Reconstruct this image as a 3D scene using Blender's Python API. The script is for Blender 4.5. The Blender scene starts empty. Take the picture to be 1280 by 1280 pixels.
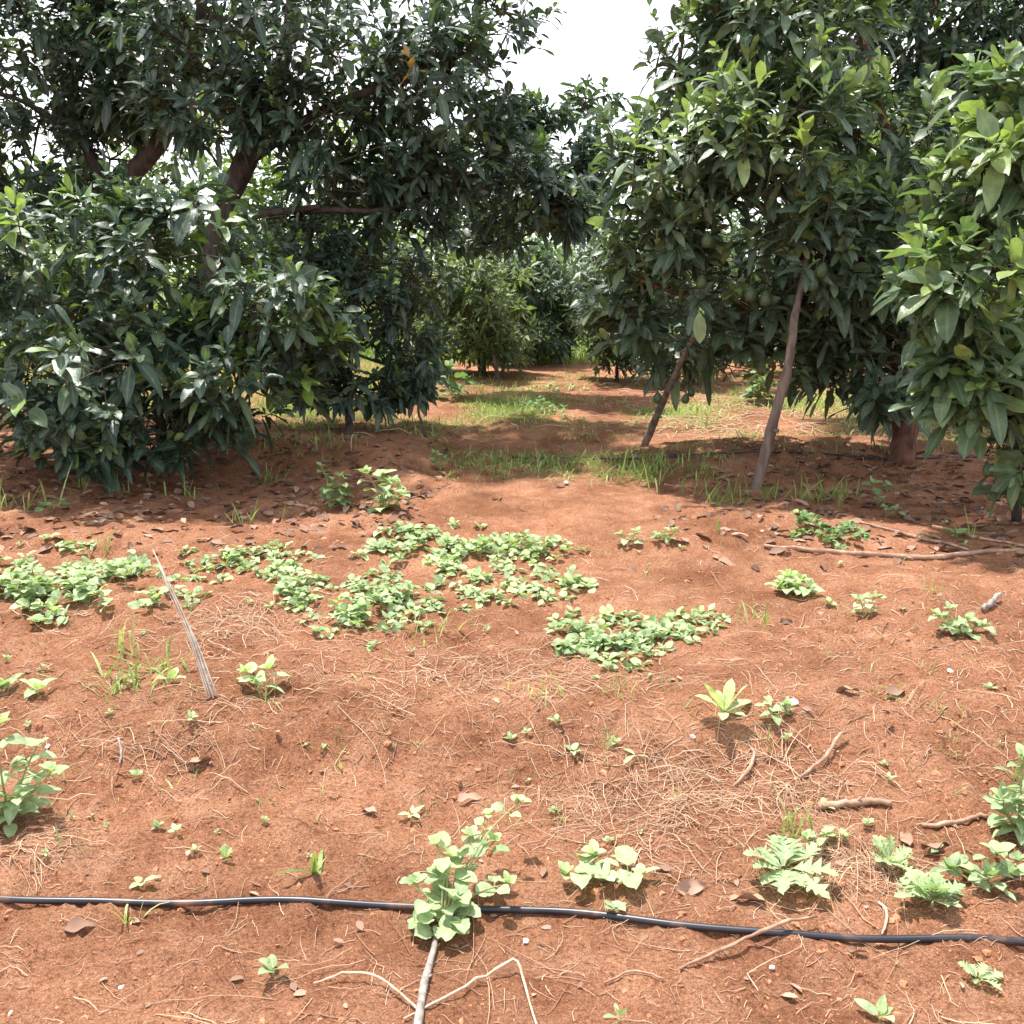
import bpy, math
import numpy as np

# ------------------------------------------------------------------ camera, sky, sun, exposure
C = bpy.context.scene
F = 1229.0                       # focal length in pixels of the 1280 px frame
PITCH = math.radians(14.0)
CAM = np.array([0.0, 0.0, 1.4])
cam_d = bpy.data.cameras.new("camera")
cam_d.sensor_width = 36.0
cam_d.sensor_height = 36.0
cam_d.angle = 2 * math.atan(640 / F)
cam_d.clip_start = 0.05
cam_d.clip_end = 2000
cam = bpy.data.objects.new("camera", cam_d)
C.collection.objects.link(cam)
cam.location = CAM
cam.rotation_euler = (math.radians(90) - PITCH, 0, 0)
C.camera = cam

SUN_EL = math.radians(71)
SUN_AZ = math.radians(-38)        # measured from +Y towards +X: behind the trees, a little to the left
W = bpy.data.worlds.new("World")
C.world = W
W.use_nodes = True
nt = W.node_tree
nt.nodes.clear()
out = nt.nodes.new("ShaderNodeOutputWorld")
bg = nt.nodes.new("ShaderNodeBackground")
sky = nt.nodes.new("ShaderNodeTexSky")
sky.sky_type = 'NISHITA'
sky.sun_disc = False
sky.sun_elevation = SUN_EL
sky.sun_rotation = SUN_AZ
sky.dust_density = 3.0
tc = nt.nodes.new("ShaderNodeTexCoord")
cn = nt.nodes.new("ShaderNodeTexNoise")
cn.inputs["Scale"].default_value = 2.2
cn.inputs["Detail"].default_value = 5
cr = nt.nodes.new("ShaderNodeValToRGB")
cr.color_ramp.elements[0].position = 0.30
cr.color_ramp.elements[0].color = (0.62, 0.62, 0.62, 1)
cr.color_ramp.elements[1].position = 0.55
cr.color_ramp.elements[1].color = (0.97, 0.97, 0.97, 1)
mx = nt.nodes.new("ShaderNodeMix")
mx.data_type = 'RGBA'
mx.inputs[7].default_value = (8.6, 9.3, 10.4, 1)
nt.links.new(tc.outputs["Generated"], cn.inputs["Vector"])
nt.links.new(cn.outputs["Fac"], cr.inputs["Fac"])
nt.links.new(cr.outputs["Color"], mx.inputs[0])
nt.links.new(sky.outputs["Color"], mx.inputs[6])
hz = nt.nodes.new("ShaderNodeSeparateXYZ")
hr = nt.nodes.new("ShaderNodeValToRGB")
hr.color_ramp.elements[0].position = 0.12
hr.color_ramp.elements[0].color = (1, 1, 1, 1)
hr.color_ramp.elements[1].position = 0.55
hr.color_ramp.elements[1].color = (0, 0, 0, 1)
hm = nt.nodes.new("ShaderNodeMix")
hm.data_type = 'RGBA'
hm.inputs[7].default_value = (14.2, 14.6, 15.2, 1)
nt.links.new(tc.outputs["Generated"], hz.inputs[0])
nt.links.new(hz.outputs["Z"], hr.inputs["Fac"])
nt.links.new(hr.outputs["Color"], hm.inputs[0])
nt.links.new(mx.outputs[2], hm.inputs[6])
nt.links.new(hm.outputs[2], bg.inputs["Color"])
bg.inputs["Strength"].default_value = 0.086
nt.links.new(bg.outputs[0], out.inputs["Surface"])

sd = bpy.data.lights.new("sun", 'SUN')
sd.energy = 5.0
sd.angle = math.radians(2.2)
sd.color = (1.0, 0.95, 0.88)
sun = bpy.data.objects.new("sun", sd)
C.collection.objects.link(sun)
sun.rotation_euler = (math.radians(90) - SUN_EL, 0, math.pi - SUN_AZ)

C.view_settings.view_transform = 'Standard'
C.view_settings.look = 'None'
C.view_settings.exposure = 0.88
C.view_settings.gamma = 1.0
C.cycles.max_bounces = 7
C.cycles.diffuse_bounces = 3
C.cycles.glossy_bounces = 2
C.cycles.transmission_bounces = 3
C.cycles.transparent_max_bounces = 4
C.cycles.use_denoising = True

rng = np.random.default_rng(11)


# ------------------------------------------------------------------ noise and ground height
def _hash(ix, iy, seed):
    a = (ix.astype(np.int64) * 374761393 + iy.astype(np.int64) * 668265263 + seed * 144269504) & 0xFFFFFFFF
    a = ((a ^ (a >> 13)) * 1274126177) & 0xFFFFFFFF
    a = a ^ (a >> 16)
    return (a & 0xFFFF) / 65535.0


def vn(x, y, s, seed):
    x = np.asarray(x, float) / s
    y = np.asarray(y, float) / s
    ix, iy = np.floor(x), np.floor(y)
    fx, fy = x - ix, y - iy
    fx = fx * fx * (3 - 2 * fx)
    fy = fy * fy * (3 - 2 * fy)
    a, b = _hash(ix, iy, seed), _hash(ix + 1, iy, seed)
    c, d = _hash(ix, iy + 1, seed), _hash(ix + 1, iy + 1, seed)
    return (a + (b - a) * fx) * (1 - fy) + (c + (d - c) * fx) * fy - 0.5


def sstep(a, b, t):
    u = np.clip((t - a) / (b - a), 0, 1)
    return u * u * (3 - 2 * u)


def H(x, y):
    """ground height in metres"""
    x = np.asarray(x, float)
    y = np.asarray(y, float)
    wob = 0.22 * vn(x, y * 0.3, 0.9, 3) + 0.08 * vn(x, y, 0.25, 4)
    h = -0.10 * (1 - sstep(2.64, 2.96, y + wob * 0.8))                     # small bank
    h = h + 0.035 * np.exp(-((y - 1.58 - 0.1 * wob) / 0.16) ** 2)           # ridge under the pipe
    h = h - 0.02 * np.exp(-((y - 1.95 + 0.14 * x) / 0.10) ** 2)
    h = h + 0.045 * np.exp(-((y - 5.0 - wob) / 0.35) ** 2)
    h = h + 0.03 * np.exp(-((y - 4.05 - wob) / 0.25) ** 2)
    row = sstep(0.5, 1.7, np.abs(x - 0.25))
    h = h + 0.15 * row * np.exp(-((y - 7.35 + wob * 1.0) / 0.62) ** 2)      # mound along the tree rows
    h = h + 0.06 * np.exp(-((y - 10.6 + wob) / 0.5) ** 2)
    near = np.clip(1.0 - (y - 4.5) / 14.0, 0.15, 1)
    h = h + 0.075 * vn(x, y, 1.3, 1) + 0.055 * vn(x, y, 0.45, 2)
    patch = 0.35 + 1.1 * np.clip(vn(x, y, 0.7, 9) + 0.5, 0, 1)
    n2 = 0.030 * vn(x, y, 0.17, 5) + 0.026 * vn(x + 3, y, 0.083, 6)
    r3 = (0.5 - 2 * np.abs(vn(x, y + 9, 0.052, 7))) * 0.014
    r4 = (0.5 - 2 * np.abs(vn(x, y, 0.028, 8))) * 0.010 + (0.4 - 2 * np.abs(vn(x + 5, y, 0.0155, 12))) * 0.006
    h = h + (n2 + r3 + r4) * near * patch
    return h


def P(px, py, Y):
    """world point on the view ray of photo pixel (px, py) at depth Y"""
    d = np.array([px - 640.0, F * math.cos(PITCH) + (640 - py) * math.sin(PITCH),
                  -F * math.sin(PITCH) + (640 - py) * math.cos(PITCH)])
    return CAM + d * (Y / d[1])


def Gv(px, py):
    px = np.asarray(px, float)
    py = np.asarray(py, float)
    dx = px - 640.0
    dy = F * math.cos(PITCH) + (640 - py) * math.sin(PITCH)
    dz = -F * math.sin(PITCH) + (640 - py) * math.cos(PITCH)
    dz = np.minimum(dz, -8.0)
    h = np.zeros_like(dx)
    for _ in range(6):
        t = (h - CAM[2]) / dz
        h = 0.5 * h + 0.5 * H(dx * t, dy * t)
    t = (h - CAM[2]) / dz
    x, y = dx * t, dy * t
    return np.stack([x, y, H(x, y)], -1)


def G(px, py):
    return Gv(np.array([px]), np.array([py]))[0]


def mpp(p):
    """metres per photo pixel at a world point"""
    return float(np.linalg.norm(p - CAM)) / F


# ------------------------------------------------------------------ mesh collector
def norm(v):
    return v / np.maximum(np.linalg.norm(v, axis=-1, keepdims=True), 1e-9)


class MB:
    def __init__(self):
        self.v, self.t, self.m, self.q3, self.q4 = [], [], [], [], []
        self.n = 0

    def add(self, v, tris=None, quads=None, tint=0.5, mid=0.0):
        v = np.asarray(v, float).reshape(-1, 3)
        k = len(v)
        self.v.append(v)
        self.t.append(np.broadcast_to(np.asarray(tint, float), (k,)).copy())
        self.m.append(np.broadcast_to(np.asarray(mid, float), (k,)).copy())
        if tris is not None and len(tris):
            self.q3.append(np.asarray(tris).reshape(-1, 3) + self.n)
        if quads is not None and len(quads):
            self.q4.append(np.asarray(quads).reshape(-1, 4) + self.n)
        self.n += k

    def build(self, name, mat, parent=None, origin=None, smooth=True):
        v = np.concatenate(self.v) if self.v else np.zeros((0, 3))
        org = np.array(parent.location) if parent is not None else np.zeros(3)
        par = parent
        while par is not None and par.parent is not None:
            par = par.parent
            org = org + np.array(par.location)
        if origin is not None:
            org = np.asarray(origin, float)
        v = v - org
        t = np.concatenate(self.q3) if self.q3 else np.zeros((0, 3), int)
        q = np.concatenate(self.q4) if self.q4 else np.zeros((0, 4), int)
        me = bpy.data.meshes.new(name)
        me.vertices.add(len(v))
        me.vertices.foreach_set("co", v.astype(np.float32).ravel())
        loops = np.concatenate([t.ravel(), q.ravel()]).astype(np.int32)
        me.loops.add(len(loops))
        me.loops.foreach_set("vertex_index", loops)
        npoly = len(t) + len(q)
        me.polygons.add(npoly)
        st = np.concatenate([np.arange(len(t)) * 3, len(t) * 3 + np.arange(len(q)) * 4]).astype(np.int32)
        me.polygons.foreach_set("loop_start", st)
        me.polygons.foreach_set("use_smooth", np.full(npoly, smooth, dtype=bool))
        me.update(calc_edges=True)
        a = me.attributes.new("tint", 'FLOAT', 'POINT')
        a.data.foreach_set("value", np.concatenate(self.t).astype(np.float32))
        a = me.attributes.new("mid", 'FLOAT', 'POINT')
        a.data.foreach_set("value", np.concatenate(self.m).astype(np.float32))
        me.materials.append(mat)
        o = bpy.data.objects.new(name, me)
        C.collection.objects.link(o)
        if parent is not None:
            o.parent = parent
        elif origin is not None:
            o.location = origin
        return o


def tubes(mb, pts, rad, sides=6, tint=0.5, cap=True):
    """pts (N,K,3), rad (N,K): N tapered tubes"""
    pts = np.asarray(pts, float)
    if pts.ndim == 2:
        pts = pts[None]
    rad = np.asarray(rad, float)
    if rad.ndim == 1:
        rad = np.broadcast_to(rad, pts.shape[:2])
    N, K, _ = pts.shape
    tan = norm(np.gradient(pts, axis=1))
    ref = np.where(np.abs(tan[:, :1, 2:3]) > 0.8, np.array([1.0, 0.15, 0]), np.array([0, 0, 1.0]))
    ref = np.broadcast_to(ref, tan.shape)
    s = norm(np.cross(tan, ref))
    u = np.cross(s, tan)
    a = np.arange(sides) * 2 * np.pi / sides
    ring = (pts[:, :, None] + rad[:, :, None, None] *
            (np.cos(a)[None, None, :, None] * s[:, :, None] + np.sin(a)[None, None, :, None] * u[:, :, None]))
    idx = np.arange(N * K * sides).reshape(N, K, sides)
    i0, i1 = idx[:, :-1], idx[:, 1:]
    q = np.stack([i0, np.roll(i0, -1, 2), np.roll(i1, -1, 2), i1], -1).reshape(-1, 4)
    v = ring.reshape(-1, 3)
    tr = []
    tt = np.asarray(tint, float)
    tv = np.repeat(np.broadcast_to(tt, (N,)), K * sides)
    if cap:
        ends = np.concatenate([pts[:, 0], pts[:, -1]])
        e0 = len(v) + np.arange(N)
        e1 = e0 + N
        f, l = idx[:, 0], idx[:, -1]
        tr = np.concatenate([
            np.stack([np.roll(f, -1, 1), f, np.broadcast_to(e0[:, None], f.shape)], -1).reshape(-1, 3),
            np.stack([l, np.roll(l, -1, 1), np.broadcast_to(e1[:, None], l.shape)], -1).reshape(-1, 3)])
        v = np.concatenate([v, ends])
        tv = np.concatenate([tv, np.broadcast_to(tt, (N,)), np.broadcast_to(tt, (N,))])
    mb.add(v, tr, q, tv)


def smooth_path(pts, n):
    """Catmull-Rom through pts"""
    p = np.asarray(pts, float)
    if len(p) == 2:
        t = np.linspace(0, 1, n)[:, None]
        return p[0] * (1 - t) + p[1] * t
    e = np.concatenate([[2 * p[0] - p[1]], p, [2 * p[-1] - p[-2]]])
    u = np.linspace(0, len(p) - 1 - 1e-6, n)
    i = u.astype(int)
    f = (u - i)[:, None]
    a, b, c, d = e[i], e[i + 1], e[i + 2], e[i + 3]
    return 0.5 * (2 * b + (c - a) * f + (2 * a - 5 * b + 4 * c - d) * f ** 2 + (3 * b - a - 3 * c + d) * f ** 3)


# leaf outlines: stations along the leaf, half width at each, forward sweep of the edge
AVO = (np.array([.04, .10, .28, .52, .76, .90, .995]), np.array([.04, .22, .78, 1.0, .80, .45, .03]), 0.0)
FAR = (np.array([.05, .45, .98]), np.array([.08, 1.0, .04]), 0.0)
OVATE = (np.array([.02, .12, .25, .36, .48, .60, .72, .84, .97]),
         np.array([.10, .74, .94, 1.0, .95, .84, .66, .42, .04]), 0.0)
ROUND = (np.array([.02, .10, .2, .3, .4, .5, .6, .7, .8, .9, .985]),
         np.array([.15, .72, .98, .92, 1.04, .93, .95, .76, .66, .36, .05]), 0.02)
LANCE = (np.array([.02, .2, .42, .62, .82, .985]), np.array([.16, .5, .9, 1.0, .72, .06]), 0.0)
GRASS = (np.array([.0, .25, .5, .75, 1.0]), np.array([.8, 1.0, .85, .55, .03]), 0.0)
LOBED = (np.array([.03, .16, .25, .32, .42, .49, .58, .66, .74, .82, .9, .99]),
         np.array([.08, .12, .62, .20, .95, .24, 1.0, .30, .80, .34, .40, .03]), 0.10)


def leaves(mb, base, d, up, L, Wd, droop, tint, prof=AVO, fold=0.18, twist=0.0, wave=0.0):
    base = np.asarray(base, float).reshape(-1, 3)
    N = len(base)
    ts, ws, sweep = prof
    K = len(ts)
    d = norm(np.broadcast_to(d, (N, 3)))
    up = np.broadcast_to(up, (N, 3))
    s = norm(np.cross(d, up + 1e-4))
    n = np.cross(s, d)
    L = np.broadcast_to(np.asarray(L, float), (N,))
    Wd = np.broadcast_to(np.asarray(Wd, float), (N,))
    droop = np.broadcast_to(np.asarray(droop, float), (N,))
    tint = np.broadcast_to(np.asarray(tint, float), (N,))
    T = ts[None, :, None]
    c = base[:, None] + d[:, None] * L[:, None, None] * T
    # the bend: towards the ground
    fall = droop[:, None, None] * L[:, None, None] * T ** 2
    c = c + fall * np.array([0, 0, -1.0]) - d[:, None] * fall * droop[:, None, None] * 0.25
    hw = (Wd[:, None] * 0.5 * ws[None])[..., None]
    nn = n[:, None]
    ss = s[:, None]
    if wave:
        ph = rng.uniform(0, 6.28, (N, 1))
        wv = (wave * Wd[:, None] * np.sin(ph + ts[None] * 9))[..., None]
    else:
        wv = 0.0
    fwd = d[:, None] * (sweep * L[:, None, None] * (ws > 0.5).astype(float)[None, :, None])
    l = c - ss * hw + nn * (hw * fold + wv) + fwd
    r = c + ss * hw + nn * (hw * fold - wv) + fwd
    v = np.stack([l, c, r], 2)                       # N,K,3,3
    idx = np.arange(N * K * 3).reshape(N, K, 3)
    q1 = np.stack([idx[:, :-1, 0], idx[:, :-1, 1], idx[:, 1:, 1], idx[:, 1:, 0]], -1)
    q2 = np.stack([idx[:, :-1, 1], idx[:, :-1, 2], idx[:, 1:, 2], idx[:, 1:, 1]], -1)
    mid = np.tile(np.array([0, 1.0, 0]), N * K)
    mb.add(v.reshape(-1, 3), None, np.concatenate([q1.reshape(-1, 4), q2.reshape(-1, 4)]),
           np.repeat(tint, K * 3), mid)


# ------------------------------------------------------------------ materials
def new_mat(name):
    m = bpy.data.materials.new(name)
    m.use_nodes = True
    t = m.node_tree
    return m, t, t.nodes["Principled BSDF"], t.nodes["Material Output"]


def ramp(t, stops):
    r = t.nodes.new("ShaderNodeValToRGB")
    e = r.color_ramp.elements
    e[0].position, e[0].color = stops[0][0], (*stops[0][1], 1)
    e[1].position, e[1].color = stops[-1][0], (*stops[-1][1], 1)
    for p, c in stops[1:-1]:
        x = e.new(p)
        x.color = (*c, 1)
    return r


def leaf_mat(name, stops, rough=0.4, transl=0.22, vein=(0.25, 0.32, 0.12), veinf=0.5, spec=0.5, nscale=14.0):
    m, t, b, o = new_mat(name)
    at = t.nodes.new("ShaderNodeAttribute")
    at.attribute_name = "tint"
    r = ramp(t, stops)
    t.links.new(at.outputs["Fac"], r.inputs["Fac"])
    ob = t.nodes.new("ShaderNodeTexCoord")
    nz = t.nodes.new("ShaderNodeTexNoise")
    nz.inputs["Scale"].default_value = nscale
    nz.inputs["Detail"].default_value = 3
    t.links.new(ob.outputs["Object"], nz.inputs["Vector"])
    hsv = t.nodes.new("ShaderNodeHueSaturation")
    mr = t.nodes.new("ShaderNodeMapRange")
    mr.inputs["From Min"].default_value = 0.3
    mr.inputs["From Max"].default_value = 0.7
    mr.inputs["To Min"].default_value = 0.7
    mr.inputs["To Max"].default_value = 1.3
    t.links.new(nz.outputs["Fac"], mr.inputs["Value"])
    t.links.new(mr.outputs["Result"], hsv.inputs["Value"])
    t.links.new(r.outputs["Color"], hsv.inputs["Color"])
    bn = t.nodes.new("ShaderNodeTexNoise")
    bn.inputs["Scale"].default_value = nscale * 2.3
    bn.inputs["Detail"].default_value = 2
    t.links.new(ob.outputs["Object"], bn.inputs["Vector"])
    brp = ramp(t, [(.64, (0, 0, 0)), (.72, (.55, .55, .55))])
    t.links.new(bn.outputs["Fac"], brp.inputs["Fac"])
    bmx = t.nodes.new("ShaderNodeMix")
    bmx.data_type = 'RGBA'
    bmx.inputs[7].default_value = (.26, .20, .075, 1)
    t.links.new(brp.outputs["Color"], bmx.inputs[0])
    t.links.new(hsv.outputs["Color"], bmx.inputs[6])
    mid = t.nodes.new("ShaderNodeAttribute")
    mid.attribute_name = "mid"
    pw = t.nodes.new("ShaderNodeMath")
    pw.operation = 'POWER'
    pw.inputs[1].default_value = 9
    t.links.new(mid.outputs["Fac"], pw.inputs[0])
    ml = t.nodes.new("ShaderNodeMath")
    ml.operation = 'MULTIPLY'
    ml.inputs[1].default_value = veinf
    t.links.new(pw.outputs[0], ml.inputs[0])
    mix = t.nodes.new("ShaderNodeMix")
    mix.data_type = 'RGBA'
    mix.inputs[7].default_value = (*vein, 1)
    t.links.new(ml.outputs[0], mix.inputs[0])
    t.links.new(bmx.outputs[2], mix.inputs[6])
    t.links.new(mix.outputs[2], b.inputs["Base Color"])
    b.inputs["Roughness"].default_value = rough
    b.inputs["Specular IOR Level"].default_value = spec
    bp = t.nodes.new("ShaderNodeBump")
    bp.inputs["Strength"].default_value = 0.25
    bp.inputs["Distance"].default_value = 0.01
    n2 = t.nodes.new("ShaderNodeTexNoise")
    n2.inputs["Scale"].default_value = nscale * 6
    t.links.new(ob.outputs["Object"], n2.inputs["Vector"])
    t.links.new(n2.outputs["Fac"], bp.inputs["Height"])
    t.links.new(bp.outputs["Normal"], b.inputs["Normal"])
    tr = t.nodes.new("ShaderNodeBsdfTranslucent")
    br = t.nodes.new("ShaderNodeMix")
    br.data_type = 'RGBA'
    br.blend_type = 'MULTIPLY'
    br.inputs[0].default_value = 1
    br.inputs[7].default_value = (1.5, 1.75, 0.8, 1)
    t.links.new(mix.outputs[2], br.inputs[6])
    t.links.new(br.outputs[2], tr.inputs["Color"])
    ms = t.nodes.new("ShaderNodeMixShader")
    ms.inputs[0].default_value = transl
    t.links.new(b.outputs[0], ms.inputs[1])
    t.links.new(tr.outputs[0], ms.inputs[2])
    t.links.new(ms.outputs[0], o.inputs["Surface"])
    return m


def simple_mat(name, c1, c2, scale=20, rough=0.85, bump=0.4, dist=0.01, stretch=(1, 1, 1), spec=0.3, tint=False):
    m, t, b, o = new_mat(name)
    ob = t.nodes.new("ShaderNodeTexCoord")
    mp = t.nodes.new("ShaderNodeMapping")
    mp.inputs["Scale"].default_value = stretch
    nz = t.nodes.new("ShaderNodeTexNoise")
    nz.inputs["Scale"].default_value = scale
    nz.inputs["Detail"].default_value = 6
    t.links.new(ob.outputs["Object"], mp.inputs["Vector"])
    t.links.new(mp.outputs[0], nz.inputs["Vector"])
    r = ramp(t, [(0.3, c1), (0.7, c2)])
    if tint:
        at = t.nodes.new("ShaderNodeAttribute")
        at.attribute_name = "tint"
        ad = t.nodes.new("ShaderNodeMath")
        ad.operation = 'ADD'
        sb = t.nodes.new("ShaderNodeMath")
        sb.operation = 'MULTIPLY_ADD'
        sb.inputs[1].default_value = 0.3
        sb.inputs[2].default_value = -0.15
        t.links.new(nz.outputs["Fac"], sb.inputs[0])
        t.links.new(sb.outputs[0], ad.inputs[0])
        t.links.new(at.outputs["Fac"], ad.inputs[1])
        t.links.new(ad.outputs[0], r.inputs["Fac"])
        r.color_ramp.elements[0].position = 0.05
        r.color_ramp.elements[1].position = 0.95
    else:
        t.links.new(nz.outputs["Fac"], r.inputs["Fac"])
    t.links.new(r.outputs["Color"], b.inputs["Base Color"])
    b.inputs["Roughness"].default_value = rough
    b.inputs["Specular IOR Level"].default_value = spec
    bp = t.nodes.new("ShaderNodeBump")
    bp.inputs["Strength"].default_value = bump
    bp.inputs["Distance"].default_value = dist
    t.links.new(nz.outputs["Fac"], bp.inputs["Height"])
    t.links.new(bp.outputs["Normal"], b.inputs["Normal"])
    return m


M_DARK = leaf_mat("avocado_leaf_dark", [(0, (.020, .040, .034)), (.5, (.045, .080, .058)), (.8, (.095, .145, .080)), (1, (.17, .26, .055))],
                  rough=.44, transl=.20, spec=.6)
M_MID = leaf_mat("avocado_leaf_mid", [(0, (.028, .052, .038)), (.5, (.076, .118, .080)), (.8, (.150, .205, .115)), (1, (.25, .33, .13))],
                 rough=.44, transl=.24, spec=.6)
M_LIGHT = leaf_mat("avocado_leaf_light", [(0, (.042, .074, .036)), (.5, (.094, .145, .078)), (.8, (.165, .230, .105)), (1, (.24, .32, .10))],
                   rough=.42, transl=.30, spec=.6)
M_FARL = leaf_mat("far_leaf", [(0, (.028, .052, .024)), (.5, (.070, .112, .052)), (1, (.20, .25, .10))],
                  rough=.5, transl=.3, veinf=0.0)
M_FARY = leaf_mat("far_yellow_leaf", [(0, (.06, .095, .03)), (.5, (.12, .18, .05)), (1, (.24, .31, .075))],
                  rough=.5, transl=.35, veinf=0.0)
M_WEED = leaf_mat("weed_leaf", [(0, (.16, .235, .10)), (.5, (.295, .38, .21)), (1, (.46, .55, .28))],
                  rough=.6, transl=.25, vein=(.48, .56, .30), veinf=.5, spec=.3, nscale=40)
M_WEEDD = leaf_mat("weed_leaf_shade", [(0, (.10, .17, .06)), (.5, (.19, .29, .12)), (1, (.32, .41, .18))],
                   rough=.6, transl=.25, vein=(.4, .5, .25), veinf=.4, spec=.3, nscale=40)  # darker copy of the weed greens, shade put into the colour
M_GRASS = leaf_mat("grass_blade", [(0, (.13, .20, .05)), (.5, (.23, .33, .10)), (1, (.50, .46, .24))],
                   rough=.6, transl=.3, veinf=.2, spec=.3, nscale=30)
M_STEM = simple_mat("weed_stem", (.19, .20, .08), (.30, .32, .14), 60, .7)
M_BARK = simple_mat("bark", (.030, .024, .020), (.105, .080, .066), 22, .95, .9, .02, (1, 1, .35))
M_REDBARK = simple_mat("soil_stained_bark", (.070, .031, .022), (.19, .084, .056), 18, .95, .9, .02, (1, 1, .4))
M_TWIG = simple_mat("twig_bark", (.035, .040, .026), (.11, .10, .065), 40, .9, .5)
M_POLE = simple_mat("weathered_pole", (.085, .062, .050), (.25, .19, .155), 26, .95, .8, .01, (1, 1, .2))
M_STRAW = simple_mat("straw", (.30, .150, .085), (.68, .49, .34), 30, .9, .2, .004, tint=True)
M_PALE = simple_mat("pale_stalk", (.50, .42, .34), (.78, .72, .62), 30, .85, .3)
M_TAN = simple_mat("tan_twig", (.36, .23, .16), (.64, .48, .36), 40, .9, .4)
M_STICK = simple_mat("dry_stick", (.20, .11, .075), (.46, .30, .21), 30, .9, .7, .006, (1, 1, 1))
M_GREYSTICK = simple_mat("grey_stick", (.16, .13, .12), (.40, .35, .31), 40, .9, .7, .006)
M_LITTER = simple_mat("dead_leaf", (.085, .038, .024), (.40, .25, .175), 25, .85, .4, .005, tint=True, spec=.4)
M_FRUIT = simple_mat("fruit_skin", (.022, .045, .018), (.065, .105, .038), 90, .5, .9, .006, spec=.5)
M_CLOD = simple_mat("soil_clod", (.28, .110, .056), (.50, .235, .135), 30, .97, .6, .01, spec=.1)
M_STONE = simple_mat("pale_pebble", (.62, .56, .50), (.80, .76, .70), 30, .8, .3)


def pipe_mat():
    m, t, b, o = new_mat("black_polythene")
    ob = t.nodes.new("ShaderNodeTexCoord")
    nz = t.nodes.new("ShaderNodeTexNoise")
    nz.inputs["Scale"].default_value = 9
    nz.inputs["Detail"].default_value = 8
    t.links.new(ob.outputs["Object"], nz.inputs["Vector"])
    r = ramp(t, [(.40, (.012, .013, .022)), (.58, (.030, .027, .034)), (.75, (.22, .12, .075))])
    t.links.new(nz.outputs["Fac"], r.inputs["Fac"])
    t.links.new(r.outputs["Color"], b.inputs["Base Color"])
    b.inputs["Roughness"].default_value = .38
    return m


M_PIPE = pipe_mat()


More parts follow.
